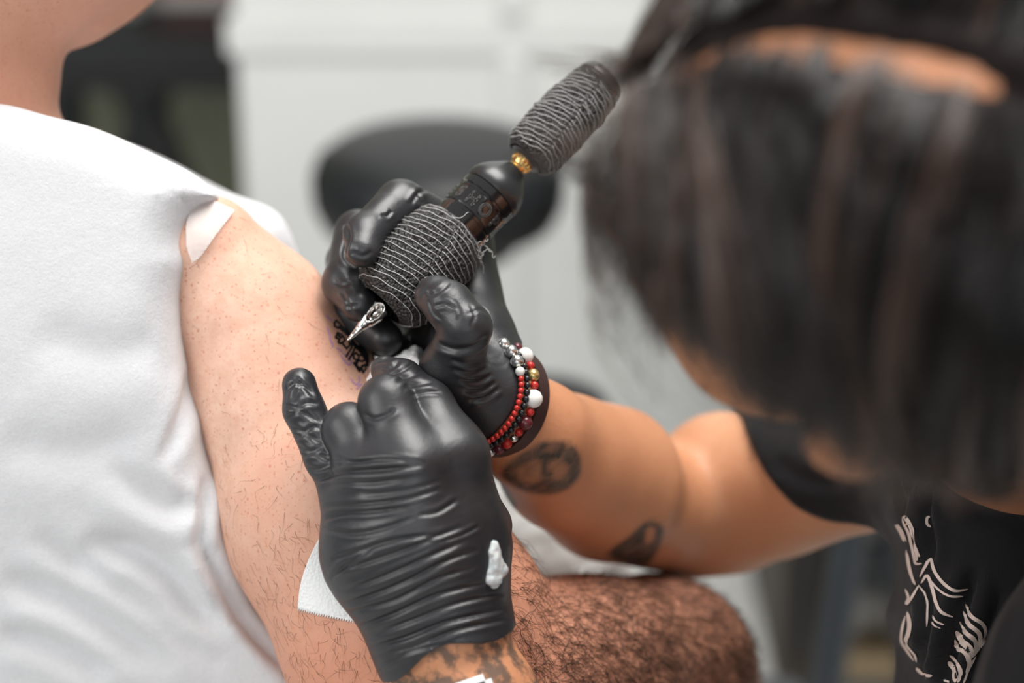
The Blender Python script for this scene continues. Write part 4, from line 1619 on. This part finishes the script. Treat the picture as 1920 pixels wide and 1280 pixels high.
for s in (-1, 1):
    f = Field(H(0.09, 0.026 * s, -0.003) - 0.03, H(0.09, 0.026 * s, -0.003) + 0.03, 0.0015)
    f.add(chain3([H(0.0965, 0.011 * s, -0.004), H(0.0915, 0.028 * s, 0.001), H(0.080, 0.045 * s, -0.005)], [0.0032, 0.0036, 0.0022], 0.002))
    body('eyebrow', f, M['hair_under'], artist, smooth=1, noise=[((500, 500, 500), 0.0008, 6)])


def stubble_spots():
    rg = np.random.default_rng(9)
    return [(rg.uniform(1290, 1760), rg.uniform(640, 900)) for _ in range(2600)]


fur('beard_stubble', abody, artist, [s for s in stubble_spots() if (lambda h: h[0] is not None and to_cam(np.array(h[0]))[2] < 0.98)(hit(abody, *s))], 0.006, 0.00012, M['hair_body'], 12,
    lambda x, y: W(-hu) - W(np.zeros(3)), seg=4, curl=0.5, lift=0.8)

# ================================================================== tattoo machine
TIP = W(C(652, 638, 0.982))
END = W(C(652 + 0.70 * 690, 638 - 0.714 * 690, 1.028))
AX = (END - TIP)
ALEN = np.linalg.norm(AX)
AX = AX / ALEN
PXM = ALEN / 690                                                # metres per axis unit (about one photo pixel)
toward = np.array([0, 0, CAM_H]) - (TIP + END) / 2
E1 = toward - AX * (toward @ AX); E1 /= np.linalg.norm(E1)      # faces the camera
E2 = np.cross(AX, E1)
if E2[2] > 0:
    E2 = -E2                                                    # runs down to the lower right
mach = empty('tattoo_machine', TIP)
tag(mach, 'black tattoo machine with bandage-wrapped grip held in the upper gloved hand', 'tattoo machine')
RPX = 0.985 / FPX


def cyl(t, r, ph):
    """point on the machine: t along the axis, r radius (px), ph angle (0 = towards the camera)"""
    return TIP + AX * (t * PXM) + (math.cos(ph) * E1 + math.sin(ph) * E2) * (r * RPX)


def mlathe(name, prof, mat, parent=mach, seg=64, ang=35):
    b = MB()
    b.lathe([(t * PXM, r * RPX) for t, r in prof], TIP, AX, seg, E1)
    return sharp(b.build(name, mat, parent), ang)


# chrome tip, a hollow nib with a drop-shaped window
def nib():
    o = to_cam(TIP)
    ax = to_cam(TIP + AX) - to_cam(TIP)
    e1 = to_cam(TIP + E1) - to_cam(TIP)
    pts = lambda t, r=0.0: o + ax * (t * PXM) + e1 * (r * RPX)
    prof = [(2, 2.6), (14, 4.5), (30, 7), (42, 11.5), (55, 17), (68, 20), (82, 20), (98, 19)]
    lo = np.min([pts(0), pts(98)], 0) - 0.008
    hi = np.max([pts(0), pts(98)], 0) + 0.008
    f = Field(lo, hi, 0.00022)
    f.add(chain3([pts(t) for t, r in prof], [r * RPX for t, r in prof], 0.0005))
    f.cut(chain3([pts(t, 19) for t in (44, 55, 66, 77)], [r * RPX for r in (4, 7.5, 10, 9)], 0.0005), 0.0005)
    f.cut(chain3([pts(t, 5) for t in (50, 60, 74)], [r * RPX for r in (2.5, 6, 8)], 0.0005), 0.0004)
    return f


body('needle_tip', nib(), M['chrome'], mach, smooth=2)
b = MB(); b.tube(np.array([cyl(-2, 0, 0), cyl(8, 0, 0), cyl(84, 0, 0)]), [0.0001, 0.00045, 0.0006], 8); b.build('needle', M['chrome'], mach)
b = MB(); b.tube(np.array([cyl(58, 4, 0.4), cyl(88, 5, 0.4)]), 0.0011, 8); b.build('needle_bar', M['chrome'], mach)


def wrap(name, prof, t0, t1, seed):
    """bandage: lathe with crumpled relief and a spiral overlap ridge"""
    T = np.linspace(t0, t1, 210)
    r0 = np.interp(T, [p[0] for p in prof], [p[1] for p in prof])
    k = np.ones(9) / 9
    rs = np.convolve(np.pad(r0, 4, mode='edge'), k, 'valid')
    ph = np.linspace(-math.pi, math.pi, 300, endpoint=False)
    TT, PH = np.meshgrid(T, ph, indexing='ij')
    RR = np.repeat(rs[:, None], 300, 1)
    P3 = np.stack([TT * 0.07, np.cos(PH) * RR * 0.07, np.sin(PH) * RR * 0.07], -1)
    rel = 1.6 * vnoise(P3 * 0.6, seed) + 0.9 * vnoise(P3 * 1.7, seed + 1) + 1.1 * np.maximum(vnoise(P3 * 4.2, seed + 2), 0)
    step = ((PH / (2 * math.pi) + (TT - t0) / 118.0) % 1.0)
    rel = rel + 3.2 * np.exp(-((step - 0.5) / 0.035) ** 2) + 2.2 * step
    RR = RR + rel
    V = TIP + AX * (TT * PXM)[..., None] + ((np.cos(PH)[..., None] * E1 + np.sin(PH)[..., None] * E2) * (RR * RPX)[..., None])
    n0, n1 = TT.shape
    i, j = np.meshgrid(np.arange(n0 - 1), np.arange(n1), indexing='ij')
    k2 = (j + 1) % n1
    Q = np.stack([i * n1 + j, i * n1 + k2, (i + 1) * n1 + k2, (i + 1) * n1 + j], -1).reshape(-1, 4)
    o = link_mesh(name, V.reshape(-1, 3), Q[:, ::-1], M['bandage'], mach)

    def rad(t, p):
        fi = np.interp(t, T, np.arange(n0))
        fj = ((p + math.pi) / (2 * math.pi) * n1) % n1
        return RR[np.clip(np.round(fi).astype(int), 0, n0 - 1), np.round(fj).astype(int) % n1]
    return o, rad


GRIP = [(88, 40), (92, 58), (98, 68), (110, 77), (135, 83), (180, 86), (230, 84), (258, 79), (274, 72), (284, 60), (288, 50)]
UPPER = [(470, 36), (476, 46), (486, 53), (505, 57), (545, 59), (600, 58), (640, 55), (662, 52)]
for nm, prof, t0, t1, seed, s0 in (('grip_wrap', GRIP, 88, 288, 5, 96), ('battery_wrap', UPPER, 470, 662, 17, 478)):
    o, rad = wrap(nm, prof, t0, t1, seed)
    th = MB()
    rg = np.random.default_rng(seed)
    tt = s0
    n_t = 0
    while tt < t1 - 4:
        # the two overlapping turns carry their threads at different slants
        for pa, pb, tilt, bow in ((-math.pi * 0.98, 0.35 - (tt - t0) * 0.0022, 9.0, 9.0), (0.37 - (tt - t0) * 0.0022, math.pi * 0.98, -10.0, 0.0)):
            ph = np.linspace(pa, pb, 34)
            u = (ph - pa) / (pb - pa)
            ts = tt + tilt * (u - 0.5) * 2 - bow * np.sin(u * math.pi) + 1.2 * np.sin(ph * 9 + tt) + rg.normal(0, 0.8)
            ok = (ts > t0 + 4) & (ts < t1 - 3)
            if ok.sum() < 6:
                continue
            ph, ts = ph[ok], ts[ok]
            rr = rad(ts, ph)
            pts = [cyl(a, r_ + 0.9, p_) for a, r_, p_ in zip(ts, rr, ph)]
            th.tube(np.array(pts), 0.00014, 4)
        tt += 11.0 if nm == 'grip_wrap' else 8.6
    w_ = th.build('thread', M['thread'], o)
    w_['kind'] = 'stuff'
# frayed end of the bandage
fr = MB()
rg = np.random.default_rng(4)
for base_, k in (((272, 1.15), 5), ((284, 0.9), 3), ((284, -0.4), 1), ((268, -0.95), 1)):
    for _ in range(k):
        p0 = cyl(base_[0] + rg.normal(0, 5), 74, base_[1] + rg.normal(0, 0.06))
        q = [p0]
        d = E2 * 0.5 + E1 * 0.3 + rg.normal(0, 0.5, 3)
        for s in range(8):
            d = d + rg.normal(0, 0.55, 3)
            d /= np.linalg.norm(d)
            q.append(q[-1] + d * 0.0013)
        fr.tube(smooth_poly(q, 3, False), 0.00014, 4)
f_ = fr.build('frayed_thread', M['thread'], mach)
f_['kind'] = 'stuff'

mlathe('ring', [(282, 54), (284, 58), (304, 58), (306, 56), (311, 56), (313, 58), (318, 57.4), (346, 57.4), (349, 58), (351, 56), (355, 56), (357, 58.5), (372, 58.5), (375, 56)], M['gloss_black'])
mlathe('housing', [(372, 54), (374, 60), (381, 61.5), (392, 60), (404, 55), (416, 46), (427, 36), (436, 28), (441, 23), (443, 12)], M['satin_black'])
gold = mlathe('gold_collar', [(438, 15), (440, 18.5), (444, 19), (446, 17.5), (449, 17.5), (452, 20), (470, 22.5), (474, 22)], M['gold'])
for i in range(16):
    ph = i * 2 * math.pi / 16
    b = MB(); b.tube(np.array([cyl(453, 20.2, ph), cyl(469, 22.6, ph)]), 0.00035, 5); b.build('knurl', M['gold'], gold)
mlathe('washer', [(464, 24), (466, 33), (469, 36), (473, 36), (476, 30)], M['satin_black'])
mlathe('end_cap', [(655, 48), (660, 51.5), (668, 51.5), (670, 49.5), (673, 49.5), (675, 50.5), (684, 47), (689, 43), (690, 34), (688, 30), (687, 2)], M['gloss_black'])

# raised lettering round the ring
txt = 'BISHOP'
for i, ch in enumerate(txt):
    cu = bpy.data.curves.new('letter', 'FONT')
    cu.body = ch
    cu.align_x = 'CENTER'
    cu.size = 1.0
    cu.extrude = 0.0
    cu.offset = 0.0
    tmp = bpy.data.objects.new('letter_tmp', cu)
    COL.objects.link(tmp)
    dg = bpy.context.evaluated_depsgraph_get()
    me = tmp.evaluated_get(dg).to_mesh()
    bm = bmesh.new(); bm.from_mesh(me)
    bmesh.ops.subdivide_edges(bm, edges=[e for e in bm.edges if e.calc_length() > 0.15], cuts=2)
    bmesh.ops.triangulate(bm, faces=bm.faces[:])
    lines = [[tuple(v.co) for v in e.verts] for e in bm.edges if len(e.link_faces) == 1]
    bm.free()
    tmp.evaluated_get(dg).to_mesh_clear()
    bpy.data.objects.remove(tmp)
    phc = math.radians(-19 + (i - 3) * 32.5)
    bb = MB()
    # the letters are embossed as outlines: follow every border edge with a fine raised bead
    for (p0, p1) in lines:
        q = []
        for (x, y, _) in (p0, p1):
            q.append(cyl(319.5 + y * 36, 57.6, phc + x * 0.56))
        bb.tube(np.array(q), 0.00036, 5)
    if bb.n:
        bb.build('letter', M['gloss_black'], bpy.data.objects['ring'])


# ================================================================== bracelets on the right wrist
BN = np.array([0.62, -0.22, 0.76]); BN /= np.linalg.norm(BN)
bu = np.cross(BN, np.array([0, 0, 1.0])); bu /= np.linalg.norm(bu)
bv = np.cross(BN, bu)
if bv[2] > 0:
    bv = -bv


def ring_pt(c, r, a):
    """a = 0 on the side nearest the camera"""
    return W(c + r * (math.cos(a) * bv + math.sin(a) * bu))


def sphere(c, r, seg=12, squash=None):
    bm = bmesh.new()
    bmesh.ops.create_uvsphere(bm, u_segments=seg, v_segments=seg // 2 + 1, radius=1)
    v = np.array([x.co[:] for x in bm.verts])
    f = [[x.index for x in q.verts] for q in bm.faces]
    bm.free()
    return v * r + c, f


def bracelet(px, py, d, rad, kinds, label, name='bracelet', cord=M['black_bead']):
    c = C(px, py, d)
    root = empty(name, W(c))
    n = len(kinds)
    tot = sum(k[1] for k in kinds)
    b = MB(); b.tube(np.array([ring_pt(c, rad, i * 2 * math.pi / 40) for i in range(40)]), 0.0005, 5, closed=True)
    b.build('cord', cord, root)
    a = 0.0
    for m, r in kinds:
        a += math.pi * r / tot
        v, f = sphere(ring_pt(c, rad, START + a), r * (2 * math.pi * rad / (2 * tot)) * 1.02)
        b = MB(); b.add(v, f); b.build('bead', M[m], root)
        a += math.pi * r / tot
    tag(root, label, 'bracelet', 'bracelets on the wrist above the upper glove cuff')
    return root


BR = 0.0268
START = -1.75
# 1: silvery beads at the top, a run of small red ones below
k1 = [('silver', 3.3)] * 4 + [('white_bead', 2.4)] + [('red_bead', 1.45)] * 20 + [('silver', 3.0), ('white_bead', 2.4)] + [('red_bead', 1.45)] * 18 + [('silver', 2.6)] * 3
bracelet(897, 735, 0.983, BR, k1, 'red beaded bracelet with silvery beads nearest the upper glove cuff')
k2 = [('black_bead', 1.6)] * 50
bracelet(907, 738, 0.986, BR + 0.0004, k2, 'thin black beaded bracelet between the red and the white-beaded ones')
k3 = [('wine_bead', 2.4), ('red_bead', 1.6), ('wine_bead', 2.4), ('white_bead', 3.8), ('red_bead', 1.9), ('gold_bead', 2.9), ('red_bead', 1.9), ('white_bead', 4.1), ('red_bead', 1.9), ('wine_bead', 3.3), ('red_bead', 1.8), ('silver', 1.9), ('red_bead', 2.3), ('wine_bead', 2.6), ('silver', 2.6)] + [('wine_bead', 2.8), ('red_bead', 1.8)] * 9
bracelet(918, 743, 0.990, BR + 0.0012, k3, 'chunky bracelet of large white, wine and red beads')
# 4: broad brown leather band
c4 = C(936, 751, 0.999)
lb = empty('leather_band', W(c4))
ring = []
sec = [(-0.0042, 0.0), (0.0042, 0.0), (0.0042, 0.0016), (-0.0042, 0.0016)]
V, F = [], []
NB = 64
for i in range(NB):
    a = i * 2 * math.pi / NB
    for s, r in sec:
        V.append(ring_pt(c4 + BN * s, BR + 0.0003 + r, a))
for i in range(NB):
    j = (i + 1) % NB
    for q in range(4):
        w = (q + 1) % 4
        F.append((i * 4 + q, i * 4 + w, j * 4 + w, j * 4 + q))
sharp(link_mesh('strap', V, F, M['leather'], lb))
v, f = sphere(ring_pt(c4, BR + 0.0022, 2.6), 0.0035); b = MB(); b.add(v, f); b.build('clasp', M['silver'], lb)
tag(lb, 'broad dark brown leather wristband behind the beaded bracelets', 'wristband', 'bracelets on the wrist above the upper glove cuff')

# white watch on the left wrist, only its edge shows at the bottom
wc = C(905, 1370, 0.925)
wn = C(960, 1560, 0.925) - C(842, 1215, 0.938); wn /= np.linalg.norm(wn)
watch = empty('wristwatch', W(wc))
wx = np.cross(wn, np.array([0, 0, 1.0])); wx /= np.linalg.norm(wx)
wz = np.cross(wx, wn)
if wz[2] > 0:
    wz = -wz
ac = C(886, 1350, 0.936)
V, F = [], []
for i in range(NB):
    a = i * 2 * math.pi / NB
    for s, r in [(-0.009, 0), (0.009, 0), (0.009, 0.0018), (-0.009, 0.0018)]:
        V.append(W(ac + wn * s + (0.0305 + r) * (math.cos(a) * wz + math.sin(a) * wx)))
for i in range(NB):
    j = (i + 1) % NB
    for q in range(4):
        w = (q + 1) % 4
        F.append((i * 4 + q, i * 4 + w, j * 4 + w, j * 4 + q))
sharp(link_mesh('strap', V, F, plain('white_rubber', (0.80, 0.80, 0.78), 0.4), watch))
wcen = ac + wz * 0.0335
b = MB(); b.box((-0.017, -0.019, -0.004), (0.017, 0.019, 0.004), 0.003)
vv = np.array(b.v[0]); vv = W(wcen + vv[:, :1] * wx + vv[:, 1:2] * wn + vv[:, 2:] * wz)
sharp(link_mesh('case', vv, b.f, plain('white_case', (0.86, 0.86, 0.85), 0.25), watch))
b = MB(); b.box((-0.014, -0.016, 0.004), (0.014, 0.016, 0.0045))
vv = np.array(b.v[0]); vv = W(wcen + vv[:, :1] * wx + vv[:, 1:2] * wn + vv[:, 2:] * wz)
link_mesh('screen', vv, b.f, M['gloss_black'], watch, False)
tag(watch, 'white wristwatch cut by the bottom edge on the tattooed wrist', 'watch')


# ================================================================== paper towels, ointment
def sheet(name, grid, mat, label, cat, thick=0.0006):
    """grid of camera-space points (n, m, 3)"""
    g = W(np.asarray(grid))
    n, m, _ = g.shape
    i, j = np.meshgrid(np.arange(n - 1), np.arange(m - 1), indexing='ij')
    Q = np.stack([i * m + j, (i + 1) * m + j, (i + 1) * m + j + 1, i * m + j + 1], -1).reshape(-1, 4)
    o = link_mesh(name, g.reshape(-1, 3), Q, mat, None, base=g.reshape(-1, 3).mean(0))
    s = o.modifiers.new('thick', 'SOLIDIFY'); s.thickness = thick
    return tag(o, label, cat)


# the big towel lies on the arm under the left hand; its saw-tooth edge shows lower left
rows = []
A0, A1 = np.array([561.0, 1141.0]), np.array([690.0, 1172.0])
B0, B1 = np.array([610.0, 990.0]), np.array([735.0, 1010.0])
NU, NV = 90, 24
for i in range(NU):
    u = i / (NU - 1)
    col_ = []
    for j in range(NV):
        w = j / (NV - 1)
        bow = np.array([-10 * math.sin(w * math.pi), 0]) * (1 - u)
        p = (A0 * (1 - u) + A1 * u) * (1 - w) + (B0 * (1 - u) + B1 * u) * w + bow
        if j == 0:
            p = p + np.array([-0.25, 1.0]) * (3.4 if i % 3 == 1 else -2.0)
        h_, n_ = hit(cbody, *p)
        q = to_cam(np.array(h_) + np.array(n_) * (0.0012 + 0.0012 * math.sin(u * 5 + w * 3)))
        col_.append(q)
    rows.append(col_)
sheet('paper_towel', rows, M['paper'], 'white embossed paper towel with saw-tooth edge under the lower gloved hand', 'paper towel')
# crumpled towel between the two hands
f = Field(np.array([C(660, 0, 1.03)[0], C(0, 760, 1.03)[1], 0.965]), np.array([C(830, 0, 1.03)[0], C(0, 630, 1.03)[1], 1.06]), 0.0010)
f.add(slab(smooth_poly([(688, 700), (700, 682), (735, 668), (765, 652), (782, 655), (790, 676), (798, 700), (800, 730), (760, 745), (715, 738), (690, 722)], 4), 1.0, 1.005, 0.012, 0.005))
tw = body('paper_towel', f, M['paper'], None, smooth=1, noise=[((110, 60, 110), 0.003, 41), ((260, 200, 260), 0.0012, 42)])
tag(tw, 'small crumpled white paper towel wedged between the two gloved hands', 'paper towel')

# ointment on the thumb side of the left glove
def ointment():
    pts = []
    for x, y, r in ((926, 1020, 8), (926, 1036, 12), (927, 1055, 17), (938, 1064, 13), (925, 1075, 18), (925, 1092, 13), (945, 1068, 7)):
        p, n = hit(gl, x, y)
        if p is not None:
            pts.append((to_cam(np.array(p) + np.array(n) * 0.0002), to_cam(np.array(p) + np.array(n)) - to_cam(np.array(p)), r * 0.93 / FPX))
    ctr = np.mean([p for p, _, _ in pts], 0)
    f = Field(ctr - 0.016, ctr + 0.016, 0.00045)
    for p, n, r in pts:
        x = np.cross(n, (0.3, 0.2, 0.9)); x /= np.linalg.norm(x)
        f.add(ellipsoid(p, (r, r, min(r * 0.75, 0.0026)), [x, np.cross(n, x), n]), 0.004)
    return f


o = body('ointment', ointment(), M['gel'], None, smooth=2, noise=[((300, 300, 300), 0.0009, 51), ((800, 800, 800), 0.0002, 52)])
tag(o, 'glistening bluish-white dab of ointment on the side of the lower glove', 'ointment')

# ------------------------------------------------------------------ tidy up helper properties
for o in bpy.data.objects:
    for k in ('_w', '_bvh'):
        if k in o:
            del o[k]
